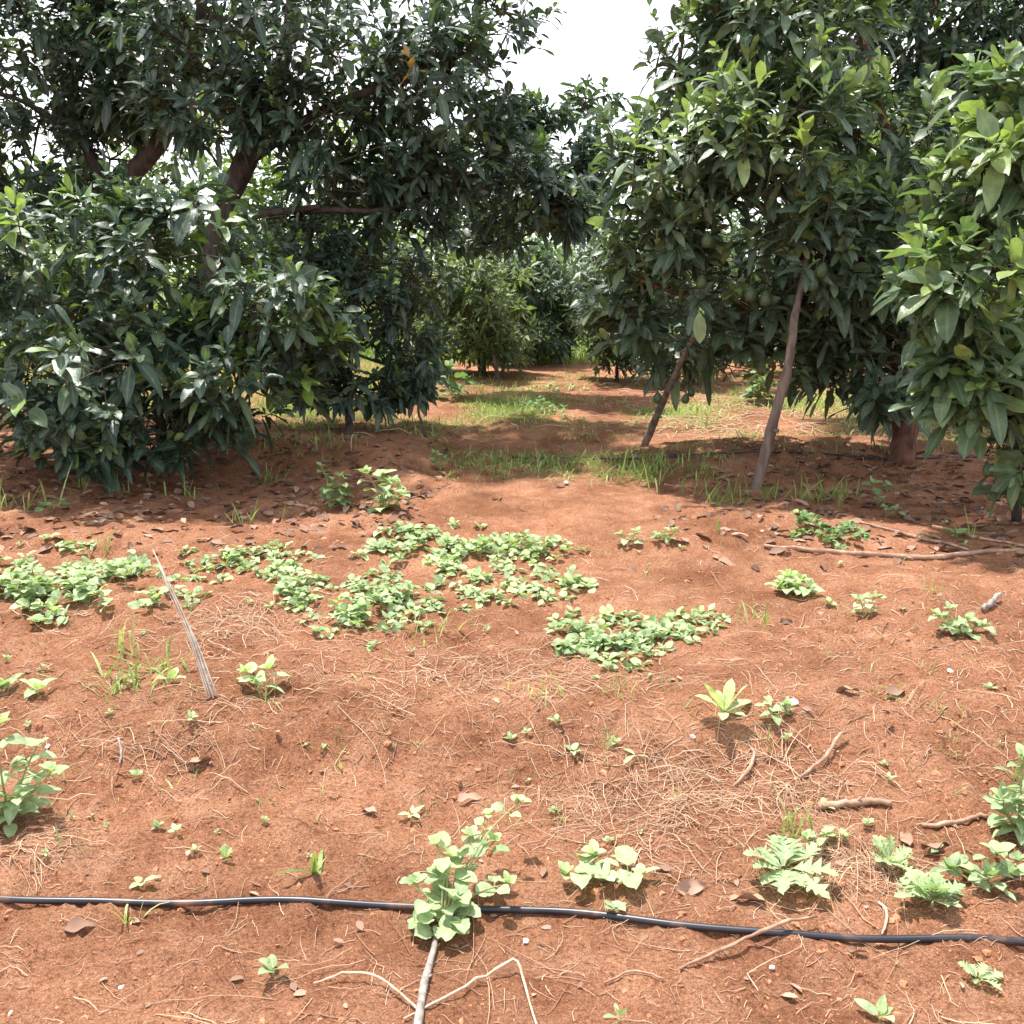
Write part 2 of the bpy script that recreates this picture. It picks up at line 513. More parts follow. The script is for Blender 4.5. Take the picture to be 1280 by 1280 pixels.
def soil_mat():
    m, t, b, o = new_mat("red_soil")
    ge = t.nodes.new("ShaderNodeNewGeometry")

    def noise(sc, det=6, rough=.6):
        n = t.nodes.new("ShaderNodeTexNoise")
        n.inputs["Scale"].default_value = sc
        n.inputs["Detail"].default_value = det
        n.inputs["Roughness"].default_value = rough
        t.links.new(ge.outputs["Position"], n.inputs["Vector"])
        return n
    big = noise(1.5, 6)
    mid = noise(7, 8, .7)
    fine = noise(95, 6, .75)
    grit = noise(260, 3, .7)
    r1 = ramp(t, [(.28, (.300, .125, .066)), (.5, (.430, .202, .112)), (.72, (.53, .288, .176))])
    t.links.new(mid.outputs["Fac"], r1.inputs["Fac"])
    r2 = ramp(t, [(.34, (.68, .62, .58)), (.52, (1.0, 1.0, 1.0)), (.68, (1.24, 1.27, 1.30))])
    t.links.new(big.outputs["Fac"], r2.inputs["Fac"])
    mu = t.nodes.new("ShaderNodeMix")
    mu.data_type = 'RGBA'
    mu.blend_type = 'MULTIPLY'
    mu.inputs[0].default_value = 1
    t.links.new(r1.outputs["Color"], mu.inputs[6])
    t.links.new(r2.outputs["Color"], mu.inputs[7])
    r3 = ramp(t, [(.32, (.42, .36, .34)), (.50, (1, 1, 1)), (.70, (1.35, 1.38, 1.42))])  # fine soil tone, with crevice shading put into the colour
    t.links.new(fine.outputs["Fac"], r3.inputs["Fac"])
    m2 = t.nodes.new("ShaderNodeMix")
    m2.data_type = 'RGBA'
    m2.blend_type = 'MULTIPLY'
    m2.inputs[0].default_value = 1
    t.links.new(mu.outputs[2], m2.inputs[6])
    r4 = ramp(t, [(.38, (.66, .62, .60)), (.52, (1, 1, 1)), (.64, (1.28, 1.30, 1.34))])
    t.links.new(grit.outputs["Fac"], r4.inputs["Fac"])
    mg = t.nodes.new("ShaderNodeMix")
    mg.data_type = 'RGBA'
    mg.blend_type = 'MULTIPLY'
    mg.inputs[0].default_value = 1
    t.links.new(r3.outputs["Color"], mg.inputs[6])
    t.links.new(r4.outputs["Color"], mg.inputs[7])
    t.links.new(mg.outputs[2], m2.inputs[7])
    # weeds and turf take over from the bare soil beyond the orchard lane
    sx = t.nodes.new("ShaderNodeSeparateXYZ")
    t.links.new(ge.outputs["Position"], sx.inputs[0])
    wy = t.nodes.new("ShaderNodeMath")
    wy.operation = 'MULTIPLY_ADD'
    wy.inputs[1].default_value = 5
    t.links.new(big.outputs["Fac"], wy.inputs[0])
    t.links.new(sx.outputs["Y"], wy.inputs[2])
    mr = t.nodes.new("ShaderNodeMapRange")
    mr.interpolation_type = 'SMOOTHSTEP'
    mr.inputs["From Min"].default_value = 17.0
    mr.inputs["From Max"].default_value = 20.0
    t.links.new(wy.outputs[0], mr.inputs["Value"])
    gr = ramp(t, [(.35, (.09, .12, .04)), (.7, (.22, .22, .09))])
    t.links.new(mid.outputs["Fac"], gr.inputs["Fac"])
    m3 = t.nodes.new("ShaderNodeMix")
    m3.data_type = 'RGBA'
    t.links.new(mr.outputs["Result"], m3.inputs[0])
    t.links.new(m2.outputs[2], m3.inputs[6])
    t.links.new(gr.outputs["Color"], m3.inputs[7])
    t.links.new(m3.outputs[2], b.inputs["Base Color"])
    b.inputs["Roughness"].default_value = .96
    b.inputs["Specular IOR Level"].default_value = .12
    ad = t.nodes.new("ShaderNodeMath")
    ad.operation = 'MULTIPLY_ADD'
    ad.inputs[1].default_value = .35
    t.links.new(grit.outputs["Fac"], ad.inputs[0])
    t.links.new(fine.outputs["Fac"], ad.inputs[2])
    bp = t.nodes.new("ShaderNodeBump")
    bp.inputs["Strength"].default_value = 1.0
    bp.inputs["Distance"].default_value = .02
    t.links.new(ad.outputs[0], bp.inputs["Height"])
    t.links.new(bp.outputs["Normal"], b.inputs["Normal"])
    return m


M_SOIL = soil_mat()


# ------------------------------------------------------------------ scene tree helpers
def tag(o, label=None, cat=None, group=None, kind=None):
    if label:
        o["label"] = label
    if cat:
        o["category"] = cat
    if group:
        o["group"] = group
    if kind:
        o["kind"] = kind
    return o


def thing(name, label, cat, loc, group=None):
    o = bpy.data.objects.new(name, None)
    o.empty_display_size = 0.1
    C.collection.objects.link(o)
    o.location = loc
    return tag(o, label, cat, group)


# ------------------------------------------------------------------ ground
def ground():
    def axis(dense, lo, hi, grow):
        a = list(np.arange(lo, hi + 1e-6, dense))
        s = dense
        while a[-1] < 260:
            s *= grow
            a.append(a[-1] + s)
        return a
    xs = np.array(axis(.0085, 0, 1.9, 1.013))
    xs = np.concatenate([-xs[:0:-1], xs])
    yp = axis(.0075, 1.2, 3.3, 1.0075)
    s, yn = .0075, [1.2]
    while yn[-1] > -120:
        s *= 1.12
        yn.append(yn[-1] - s)
    ys = np.array(yn[:0:-1] + yp)
    X, Y = np.meshgrid(xs, ys)
    v = np.stack([X, Y, H(X, Y)], -1).reshape(-1, 3)
    ny, nx = X.shape
    i = np.arange(ny * nx).reshape(ny, nx)
    q = np.stack([i[:-1, :-1], i[:-1, 1:], i[1:, 1:], i[1:, :-1]], -1).reshape(-1, 4)
    mb = MB()
    mb.add(v, None, q)
    tag(mb.build("ground", M_SOIL), "bare red soil of the orchard floor", "ground", kind='structure')


ground()


# ------------------------------------------------------------------ trees
TREES = "avocado trees of the orchard"


def rosettes(mb, pos, axis, L, nl, tmean, tspread, prof, young, wid=.37):
    N = len(pos)
    n_each = rng.integers(nl[0], nl[1] + 1, N)
    ri = np.repeat(np.arange(N), n_each)
    k = np.concatenate([np.arange(c) for c in n_each])
    frac = k / np.maximum(n_each[ri] - 1, 1)
    ax = axis[ri]
    ref = norm(np.cross(ax, np.array([.3, .9, .2])))
    r2 = np.cross(ax, ref)
    ang = k * 2.39996 + rng.uniform(0, 6.28, N)[ri] + rng.normal(0, .25, len(k))
    el = np.radians(22 + 62 * (1 - frac) + rng.normal(0, 11, len(k)))      # from the shoot axis
    d = (np.cos(el)[:, None] * ax + np.sin(el)[:, None] *
         (np.cos(ang)[:, None] * ref + np.sin(ang)[:, None] * r2))
    sz = rng.uniform(.8, 1.18, N)[ri]
    base = pos[ri] + ax * (L * 0.75 * (frac - .8))[:, None] + rng.normal(0, .006, (len(k), 3))
    LL = L * sz * rng.uniform(.5, 1.17, len(k)) * (1 - .35 * frac ** 3)
    up = norm(ax + np.array([0, 0, .75]) + rng.normal(0, .28, (len(k), 3)))
    tin = np.clip(tmean + rng.normal(0, tspread, N)[ri] + rng.normal(0, .12, len(k)) + (rng.uniform(0, 1, len(k)) < .012) * .5 +
                  young[ri] * (.18 + .42 * frac), 0, 1)
    droop = rng.uniform(.10, .60, len(k)) - .15 * young[ri]
    leaves(mb, base, d, up, LL, LL * wid * rng.uniform(.85, 1.15, len(k)), droop, tin, prof,
           fold=.22, wave=.08 if prof is AVO else 0)


def avocado(label, trunk, trunk_r, blobs, L, mat, tmean=.42, tspread=.12, nl=(9, 13), prof=AVO, limbs=(),
            youngp=.12, bark=None, fruits=(), name="avocado_tree", cat="tree", group=TREES, droopy=.0, twigs=True,
            gap=.30, wid=.365, auto=True, trunk_sides=10):
    trunk = [np.asarray(p, float) for p in trunk]
    base = trunk[0].copy()
    base[2] = float(H(base[0], base[1]))
    root = thing(name, label, cat, base, group)
    tp = [np.array([base[0], base[1], base[2] - .06])] + trunk[1:]
    path = smooth_path(tp, 22)
    rr = np.interp(np.linspace(0, 1, 22), np.linspace(0, 1, len(trunk_r)), trunk_r)
    rr = rr * (1 + .07 * rng.normal(0, 1, 22))
    rr[0] *= 1.22
    rr[1] *= 1.08
    mt = MB()
    tubes(mt, path + rng.normal(0, trunk_r[0] * .06, path.shape), rr, trunk_sides)
    tr = mt.build("trunk", bark or M_BARK, root)
    skel = [path[5:]]
    skr = [rr[5:]]
    for lp, r0, r1 in limbs:
        q = smooth_path(lp, 14)
        ml = MB()
        tubes(ml, q, np.linspace(r0, r1, 14), 8)
        ml.build("limb", bark or M_BARK, root)
        skel.append(q)
        skr.append(np.linspace(r0, r1, 14))
    pos, axs, yg = [], [], []
    for (px, py, Y, rx, rz, rd, n) in blobs:
        c = P(px, py, Y)
        s = mpp(c)
        rad = np.array([rx * s, rd, rz * s])
        u = norm(rng.normal(0, 1, (n * 2, 3)))
        r = (.35 + .65 * rng.uniform(0, 1, n * 2) ** .55)
        p = c + u * r[:, None] * rad
        g = vn(p[:, 0] + p[:, 1] * .6, p[:, 2] + p[:, 1] * .4, .34, 21) + .5 * vn(p[:, 0] - p[:, 1], p[:, 2], .15, 22)
        keep = np.argsort(-(g + rng.normal(0, .22, len(g))))[:int(n * (2 - gap * 2) / 1.4)]
        keep = keep[:n]
        p, u = p[keep], u[keep]
        ok = p[:, 2] > H(p[:, 0], p[:, 1]) + L * .9
        p, u = p[ok], u[ok]
        a = norm(u * .62 + np.array([0, -.12, .72 - droopy]) + rng.normal(0, .30, p.shape))
        pos.append(p)
        axs.append(a)
        yg.append((rng.uniform(0, 1, len(p)) < youngp * np.where(u[:, 2] > .1, 1.6, .25)).astype(float))
        if auto:
            far = min(range(len(skel)), key=lambda i: np.min(np.linalg.norm(skel[i] - c, axis=1)))
            sk = skel[far]
            dd = np.linalg.norm(sk - c, axis=1) + 1.2 * np.maximum(sk[:, 2] - c[2] + .05, 0)
            j = int(np.argmin(dd))
            a0 = sk[j]
            m = a0 * .45 + c * .55 + rng.normal(0, .10, 3) + np.array([0, 0, .06])
            q = smooth_path([a0, m, c + rng.normal(0, .05, 3)], 10)
            r0 = min(.030, float(skr[far][j]) * .8)
            ml = MB()
            tubes(ml, q, np.linspace(r0, max(.007, r0 * .35), 10), 6)
            ml.build("limb", M_TWIG, root)
            skel.append(q)
            skr.append(np.linspace(r0, r0 * .35, 10))
    pos = np.concatenate(pos)
    axs = np.concatenate(axs)
    yg = np.concatenate(yg)
    if twigs:
        S = np.concatenate(skel)
        m = max(6, len(pos) // 9)
        cen = pos[rng.choice(len(pos), m, replace=False)]
        asg = np.argmin(((pos[:, None] - cen[None]) ** 2).sum(-1), 1)
        mtw = MB()
        bp, br = [], []
        for k in range(m):
            sel = asg == k
            if not sel.any():
                continue
            c = pos[sel].mean(0)
            dd = np.linalg.norm(S - c, axis=1)
            a0 = S[int(np.argmin(dd))]
            node = a0 * .35 + c * .65 - np.array([0, 0, .04])
            q = smooth_path([a0, (a0 + node) / 2 + rng.normal(0, .04, 3) + np.array([0, 0, .03]), node], 6)
            bp.append(q)
            br.append(np.linspace(.011, .006, 6))
            e = pos[sel] - axs[sel] * L * .1
            mid_ = (node + e) / 2 + rng.normal(0, .03, e.shape) - axs[sel] * .05
            tq = np.stack([np.broadcast_to(node, e.shape), mid_, e - axs[sel] * L * .5, e], 1)
            tubes(mtw, tq, np.linspace(.0055, .003, 4), 4, cap=False)
        tubes(mtw, np.array(bp), np.array(br), 5, cap=False)
        mtw.build("twig_network", M_TWIG, root)
    mc = MB()
    rosettes(mc, pos, axs, L, nl, tmean, tspread, prof, yg, wid)
    mc.build("crown", mat, root)
    for f in fruits:
        fruit(root, *f)
    return root


def lathe(mb, prof, c, sides=14, axis=np.array([0, 0, 1.0]), tint=.5):
    a = np.arange(sides) * 2 * np.pi / sides
    axis = norm(axis)
    s = norm(np.cross(axis, np.array([.2, 1, .1])))
    u = np.cross(axis, s)
    v = np.concatenate([c + axis * z + r * (np.cos(a)[:, None] * s + np.sin(a)[:, None] * u) for r, z in prof])
    k = len(prof)
    i = np.arange(k * sides).reshape(k, sides)
    q = np.stack([i[:-1], np.roll(i[:-1], -1, 1), np.roll(i[1:], -1, 1), i[1:]], -1).reshape(-1, 4)
    mb.add(v, None, q, tint)


def fruit(root, px, py, Y, size=.10, stalk=.10):
    c = P(px, py, Y + .12)
    size *= rng.uniform(.72, 1.08)
    tilt = np.array([rng.normal(0, .12), rng.normal(0, .12), 1])
    h = size
    pr = [(.001, -.5), (.16, -.485), (.28, -.42), (.355, -.28), (.375, -.1), (.345, .08), (.27, .25), (.19, .38), (.10, .47), (.02, .5)]
    mb = MB()
    lathe(mb, [(r * h, z * h) for r, z in pr], c, 14, tilt)
    o = mb.build("avocado_fruit", M_FRUIT, root)
    mb = MB()
    top = c + norm(tilt) * h * .49
    tubes(mb, smooth_path([top, top + np.array([.004, 0, stalk * .5]), top + np.array([.012, .01, stalk])], 6),
          np.linspace(.0035, .0028, 6), 5)
    mb.build("stalk", M_TWIG, o)


# young tree in front on the left
TREE_A = avocado("low dark young avocado tree with leaves down to the soil, in front at left",
        [G(205, 596) , P(200, 520, 6.55), P(190, 420, 6.6), P(185, 300, 6.6)], [.035, .028, .02, .01],
        [(195, 300, 6.55, 130, 75, .75, 75), (60, 350, 6.6, 120, 100, .8, 85), (335, 400, 6.35, 90, 75, .65, 62),
         (130, 440, 6.3, 150, 80, .85, 95), (290, 480, 6.3, 110, 60, .6, 55), (70, 520, 6.4, 100, 55, .7, 50),
         (215, 535, 6.38, 105, 38, .5, 50), (110, 545, 6.45, 80, 30, .5, 26), (-90, 400, 6.6, 110, 150, .9, 80), (200, 400, 6.8, 160, 100, .6, 70),
         (20, 262, 6.3, 35, 22, .25, 7), (215, 255, 6.4, 60, 22, .3, 16), (370, 352, 6.15, 40, 22, .25, 9)],
        .185, M_DARK, .54, .13, (8, 13), youngp=.10, gap=.28)

# big tree behind it: leaning trunk with the fork, crown reaching over the lane
TREE_B = avocado("tall dark avocado tree at left with leaning grey trunk and boughs arching over the lane",
        [P(252, 545, 8.35), P(258, 420, 8.35), P(274, 290, 8.3), P(300, 212, 8.2), P(338, 130, 8.15), P(365, 10, 8.2), P(380, -140, 8.3)],
        [.13, .115, .105, .09, .07, .05, .03],
        [(400, 70, 8.2, 130, 80, .9, 140), (520, 100, 8.1, 110, 85, .85, 125), (560, 200, 8.5, 110, 50, .6, 75),
         (660, 225, 9.1, 90, 50, .55, 90), (450, 200, 8.1, 120, 50, .75, 85), (270, 40, 8.2, 120, 80, .9, 95),
         (430, -120, 8.4, 240, 110, 1.4, 190), (615, 20, 8.4, 75, 60, .7, 42), (360, 140, 7.85, 85, 45, .5, 52),
         (600, 130, 8.5, 60, 50, .5, 36), (380, 300, 8.3, 70, 40, .5, 50), (420, 225, 8.5, 70, 40, .5, 54), (700, 262, 9.2, 55, 30, .4, 34),
         (480, 275, 8.2, 90, 35, .5, 40), (250, 120, 8.0, 80, 60, .6, 60), (630, 290, 9.2, 80, 25, .5, 34)],
        .175, M_DARK, .42, .14, (7, 11), youngp=.06,
        limbs=[([P(276, 288, 8.3), P(320, 268, 8.2), P(400, 262, 8.05), P(480, 262, 8.0), P(560, 235, 8.3)], .032, .014),
               ([P(280, 280, 8.3), P(325, 268, 8.1), P(400, 258, 8.0)], .045, .02),
               ([P(305, 205, 8.2), P(400, 140, 8.0), P(500, 100, 8.1), P(600, 60, 8.3)], .05, .015),
               ([P(480, 262, 8.0), P(580, 220, 8.6), P(690, 235, 9.1)], .022, .01)],
        gap=.30, droopy=.15)

avocado("large dark avocado tree at far left edge whose brown trunk forks behind the young tree",
        [P(120, 540, 9.4), P(128, 380, 9.4), P(150, 250, 9.3), P(205, 165, 9.2), P(245, 70, 9.2), P(260, -80, 9.3)],
        [.12, .11, .10, .085, .06, .03],
        [(80, 70, 9.2, 150, 90, 1.0, 150), (-60, 150, 9.2, 140, 140, 1.0, 110), (180, -40, 9.2, 200, 90, 1.2, 140),
         (40, 190, 9.3, 120, 70, .8, 90), (190, 110, 9.0, 90, 60, .7, 65), (140, 200, 9.6, 90, 50, .5, 36),
         (-20, 280, 9.6, 120, 60, .6, 50), (160, 60, 8.9, 90, 70, .6, 70), (20, 20, 8.9, 120, 70, .7, 80)],
        .18, M_DARK, .36, .12, (8, 12), youngp=.04,
        limbs=[([P(150, 250, 9.3), P(110, 190, 9.2), P(90, 90, 9.2)], .07, .02)], gap=.30, droopy=.1)

avocado("slender drooping avocado tree with thin dark stem, between the young tree and the lane",
        [G(437, 546), P(436, 500, 8.3), P(440, 430, 8.3), P(450, 350, 8.4)], [.03, .025, .02, .01],
        [(450, 390, 8.4, 90, 75, .65, 120), (505, 430, 8.6, 55, 75, .5, 80), (400, 470, 8.6, 60, 45, .4, 44), (480, 475, 8.5, 55, 40, .4, 44), (350, 430, 8.8, 60, 60, .5, 50), (400, 330, 8.5, 80, 50, .6, 50),
         (440, 485, 8.2, 80, 32, .4, 44), (520, 350, 8.8, 50, 50, .5, 36), (390, 440, 8.4, 70, 60, .5, 46)],
        .15, M_DARK, .42, .1, (8, 11), youngp=.02, gap=.32, droopy=.45)

avocado("small leaved dark avocado tree hanging over the middle of the lane below the sky gap",
        [P(505, 487, 11.6), P(512, 400, 11.6), P(540, 290, 11.5), P(640, 215, 11.1)], [.045, .04, .03, .02],
        [(690, 190, 11, 76, 55, .8, 190), (640, 165, 11, 60, 45, .6, 90), (725, 240, 11, 45, 48, .5, 80), (600, 200, 11, 60, 50, .6, 80),
         (590, 250, 11.2, 75, 55, .6, 110), (675, 268, 10.8, 80, 28, .5, 90), (745, 215, 10.6, 35, 50, .4, 40), (740, 130, 11.2, 40, 30, .5, 26)],
        .17, M_DARK, .46, .12, (8, 11), youngp=.08, gap=.36, droopy=.2)

# right-hand side
TREE_H = avocado("fruiting avocado tree at right with red brown trunk and low boughs held up by poles",
        [G(1126, 578), P(1132, 520, 7.1), P(1128, 460, 7.1), P(1135, 340, 7.35), P(1115, 200, 7.7), P(1080, 60, 7.7), P(1040, -60, 7.6)],
        [.092, .086, .074, .05, .04, .03, .02],
        [(850, 190, 6.9, 105, 80, .85, 125), (965, 165, 6.6, 115, 75, .75, 120), (815, 290, 7.0, 75, 60, .65, 70),
         (895, 375, 7.1, 105, 70, .6, 84), (1030, 290, 6.8, 110, 85, .75, 110), (1075, 440, 6.9, 75, 60, .55, 60),
         (1115, 480, 6.8, 55, 45, .45, 30), (895, 60, 7.2, 80, 65, .8, 80), (985, 30, 7.0, 120, 80, .9, 105),
         (975, -100, 7.3, 150, 90, 1.2, 110), (1095, 190, 7.3, 80, 100, .7, 75), (785, 370, 7.4, 55, 65, .4, 40),
         (985, 440, 7.2, 80, 45, .5, 44), (850, 440, 7.7, 60, 30, .3, 24), (1150, 400, 7.2, 70, 60, .5, 40), (1090, 300, 6.9, 75, 80, .6, 64), (1150, 240, 7.1, 70, 90, .6, 56), (1040, 380, 6.95, 60, 50, .5, 36)],
        .20, M_MID, .48, .14, (8, 12), youngp=.30, bark=M_REDBARK,  # young leaves; their raised share also paints the sunlit upper crown lighter
        limbs=[([P(1128, 470, 7.1), P(1090, 420, 7.0), P(1040, 385, 6.9), P(1010, 330, 6.9), P(960, 240, 6.8), P(930, 150, 6.8)], .06, .02),
               ([P(1060, 400, 6.95), P(1035, 345, 7.0), P(1040, 260, 7.0)], .045, .015),
               ([P(1040, 385, 6.9), P(950, 380, 6.95), P(860, 370, 7.05), P(800, 350, 7.1)], .03, .012),
               ([P(985, 280, 6.85), P(900, 220, 6.9), P(850, 150, 7.0), P(850, 60, 7.15)], .028, .012)],
        fruits=[(860, 225, 6.15), (826, 243, 6.25), (851, 262, 6.2), (868, 214, 6.2), (877, 352, 6.35), (938, 367, 6.3), (957, 373, 6.3),
                (1027, 338, 6.1), (1017, 356, 6.1), (884, 300, 6.3), (822, 497, 6.9, .10, .12), (857, 498, 6.9, .10, .12),
                (906, 262, 6.1), (1139, 573, 6.75, .08, .30), (864, 490, 6.95, .09, .12)],
        gap=.37)

avocado("tall shady avocado tree at upper right behind the fruiting one",
        [P(1190, 530, 9.3), P(1185, 400, 9.3), P(1180, 250, 9.3), P(1170, 120, 9.3), P(1130, -30, 9.3)], [.12, .11, .10, .08, .04],
        [(1130, 70, 9.3, 140, 95, 1.0, 150), (1235, 130, 9.3, 100, 90, .9, 90), (1110, -70, 9.3, 220, 90, 1.2, 170), (1200, 20, 9.1, 110, 60, .8, 100), (1260, 60, 9.2, 60, 60, .6, 50),
         (1050, 160, 9.2, 90, 80, .8, 80), (1190, 250, 9.4, 100, 60, .7, 66), (1150, 330, 9.4, 110, 70, .8, 90),
         (1260, 300, 9.4, 90, 120, .8, 80), (1040, 60, 9.2, 80, 60, .6, 50)],
        .18, M_DARK, .44, .12, (8, 12), youngp=.07,
        limbs=[([P(1182, 270, 9.3), P(1120, 180, 9.2), P(1060, 120, 9.2)], .05, .015),
               ([P(1178, 200, 9.3), P(1230, 140, 9.3), P(1280, 60, 9.3)], .05, .015)], gap=.30, droopy=.1)

TREE_J = avocado("pale green young avocado tree with glossy leaves at the right edge, nearest of all trees",
        [G(1272, 652), P(1270, 590, 5.22), P(1262, 480, 5.2), P(1262, 350, 5.2), P(1275, 200, 5.25)], [.028, .024, .02, .016, .008],
        [(1265, 225, 5.2, 85, 85, .45, 46), (1215, 350, 5.1, 75, 70, .45, 40), (1240, 480, 5.1, 80, 60, .4, 34),
         (1310, 120, 5.3, 90, 70, .45, 30), (1350, 350, 5.3, 90, 200, .5, 60), (1262, 570, 5.1, 45, 35, .25, 9),
         (1190, 440, 5.1, 50, 40, .3, 14), (1280, 400, 5.3, 70, 120, .4, 34)],
        .205, M_LIGHT, .46, .12, (8, 12), youngp=.30,
        fruits=[(1205, 495, 4.75, .075, .05), (1227, 512, 4.75, .075, .06), (1215, 518, 4.7, .075, .06), (1235, 587, 4.85, .07, .08), (1247, 500, 4.8, .07, .05)],
        gap=.28, wid=.40)

# young shoots that stand out from their crowns
M_FLUSH = leaf_mat("red_flush_leaf", [(0, (.20, .10, .045)), (.5, (.30, .15, .06)), (1, (.34, .24, .08))], rough=.45, transl=.3)


def shoot(root, px, py, Y, L, mat, tint, n=10, label=None):
    p = P(px, py, Y)
    mb = MB()
    rosettes(mb, p[None], norm(np.array([[rng.normal(0, .15), -.15, 1.0]])), L, (n, n), tint, .02, AVO, np.array([0.3]), .34)
    o = mb.build("young_shoot", mat, root)
    if label:
        o["label"] = label
    m2 = MB()
    tubes(m2, smooth_path([p - [0, -.12, .32], p - [0, -.03, .16], p], 6), np.linspace(.006, .004, 6), 5)
    m2.build("shoot_stem", M_TWIG, o)


shoot(TREE_B, 512, 76, 7.25, .15, M_FLUSH, .5, 9, "reddish new shoot")
shoot(TREE_A, 20, 262, 5.75, .21, M_LIGHT, .95, 12, "pale yellow green new shoot")
for a in ((970, 160, 6.0), (1005, 172, 6.0), (935, 150, 6.05), (830, 165, 6.1), (795, 170, 6.3), (860, 150, 6.15), (902, 95, 6.4), (1025, 45, 6.2), (1040, 225, 6.1)):
    shoot(TREE_H, *a, .20, M_LIGHT, float(rng.uniform(.68, .95)), 11)
lf = MB()
leaves(lf, P(874, 388, 6.2)[None], np.array([[.05, -.1, -1.0]]), np.array([[0, -1.0, .1]]), .20, .085, .02, .85, AVO, .12)
lf.build("leaf", M_LIGHT, TREE_H)["label"] = "single pale leaf hanging at the shorter pole's top"

# the row goes on beyond both edges of the view
avocado("avocado tree of the near row standing beyond the right edge", [P(1640, 580, 7.3), P(1645, 450, 7.3), P(1640, 250, 7.3)], [.09, .08, .04],
        [(1640, 150, 7.3, 150, 120, 1.1, 160), (1560, 330, 7.3, 110, 110, .9, 110), (1730, 330, 7.3, 120, 120, .9, 110), (1650, 450, 7.2, 120, 60, .8, 80)],
        .20, M_MID, .46, .13, (8, 11), youngp=.15)
avocado("avocado tree of the near row standing beyond the left edge", [P(-420, 590, 7.6), P(-420, 450, 7.6), P(-410, 250, 7.6)], [.09, .08, .04],
        [(-420, 150, 7.6, 150, 120, 1.1, 160), (-330, 360, 7.6, 90, 110, .9, 90), (-520, 330, 7.6, 120, 120, .9, 100), (-420, 470, 7.5, 120, 60, .8, 80)],
        .20, M_DARK, .46, .13, (8, 11), youngp=.08)

# far side of the lane
FARN = dict(prof=FAR, twigs=True, auto=True)
avocado("grey green rounded avocado tree standing at the far end of the lane",
        [G(604, 470), P(600, 430, 13.1), P(592, 370, 13.1)], [.06, .05, .03],
        [(600, 350, 13.1, 75, 50, .9, 150), (545, 350, 13.2, 55, 60, .8, 90), (570, 415, 12.9, 75, 50, .7, 120), (620, 415, 13, 60, 45, .6, 90),
         (520, 430, 13, 45, 35, .5, 40)],
        .19, M_FARL, .80, .1, (9, 12), youngp=.1, droopy=.1, wid=.30, **FARN)
avocado("dark dense avocado tree at the end of the lane, right beside the grey green one",
        [P(668, 455, 15), P(668, 420, 15), P(665, 350, 15)], [.08, .07, .03],
        [(670, 350, 15, 55, 50, 1.0, 150), (660, 412, 14.9, 66, 42, .9, 190), (640, 330, 15.3, 50, 40, .8, 80), (705, 380, 15.2, 28, 55, .7, 90)],
        .20, M_FARL, .22, .1, (9, 12), youngp=.06, wid=.32, **FARN)
avocado("low grey green bush at right of the lane's far end",
        [P(772, 474, 12.6), P(771, 460, 12.6), P(770, 440, 12.6)], [.03, .02, .01],
        [(768, 446, 12.6, 48, 26, .5, 80), (745, 425, 12.7, 30, 28, .4, 40), (785, 410, 12.7, 40, 30, .4, 50)],
        .14, M_FARL, .5, .1, (7, 10), youngp=.0, name="avocado_bush", cat="bush", **FARN)
avocado("dark second row avocado tree right of the lane, behind the short pole",
        [P(862, 480, 12.2), P(858, 420, 12.2), P(845, 330, 12.2)], [.08, .07, .04],
        [(800, 350, 12.2, 75, 60, .9, 140), (752, 330, 12.3, 44, 60, .7, 100), (745, 385, 12.6, 34, 40, .5, 60), (880, 415, 12, 85, 58, .8, 130), (820, 425, 12, 75, 48, .7, 100),
         (860, 280, 12.4, 90, 70, .9, 110)],
        .16, M_MID, .40, .12, (8, 11), youngp=.06, **FARN)
avocado("dark second row avocado tree seen between the two poles",
        [P(1015, 482, 13), P(1010, 400, 13), P(1000, 300, 13)], [.09, .08, .04],
        [(1000, 330, 13, 115, 90, 1.1, 180), (960, 425, 13, 90, 48, .9, 110), (1060, 430, 13, 90, 48, .9, 110)],
        .17, M_DARK, .44, .12, (8, 11), youngp=.04, **FARN)
avocado("dark second row avocado tree with slim stem behind the pale young tree",
        [G(1203, 516), P(1204, 470, 10.4), P(1210, 380, 10.4)], [.045, .04, .03],
        [(1215, 400, 10.5, 90, 60, .8, 110), (1130, 420, 11.5, 80, 50, .8, 90), (1290, 390, 10.6, 70, 90, .8, 90)],
        .17, M_DARK, .44, .12, (8, 11), youngp=.04, **FARN)

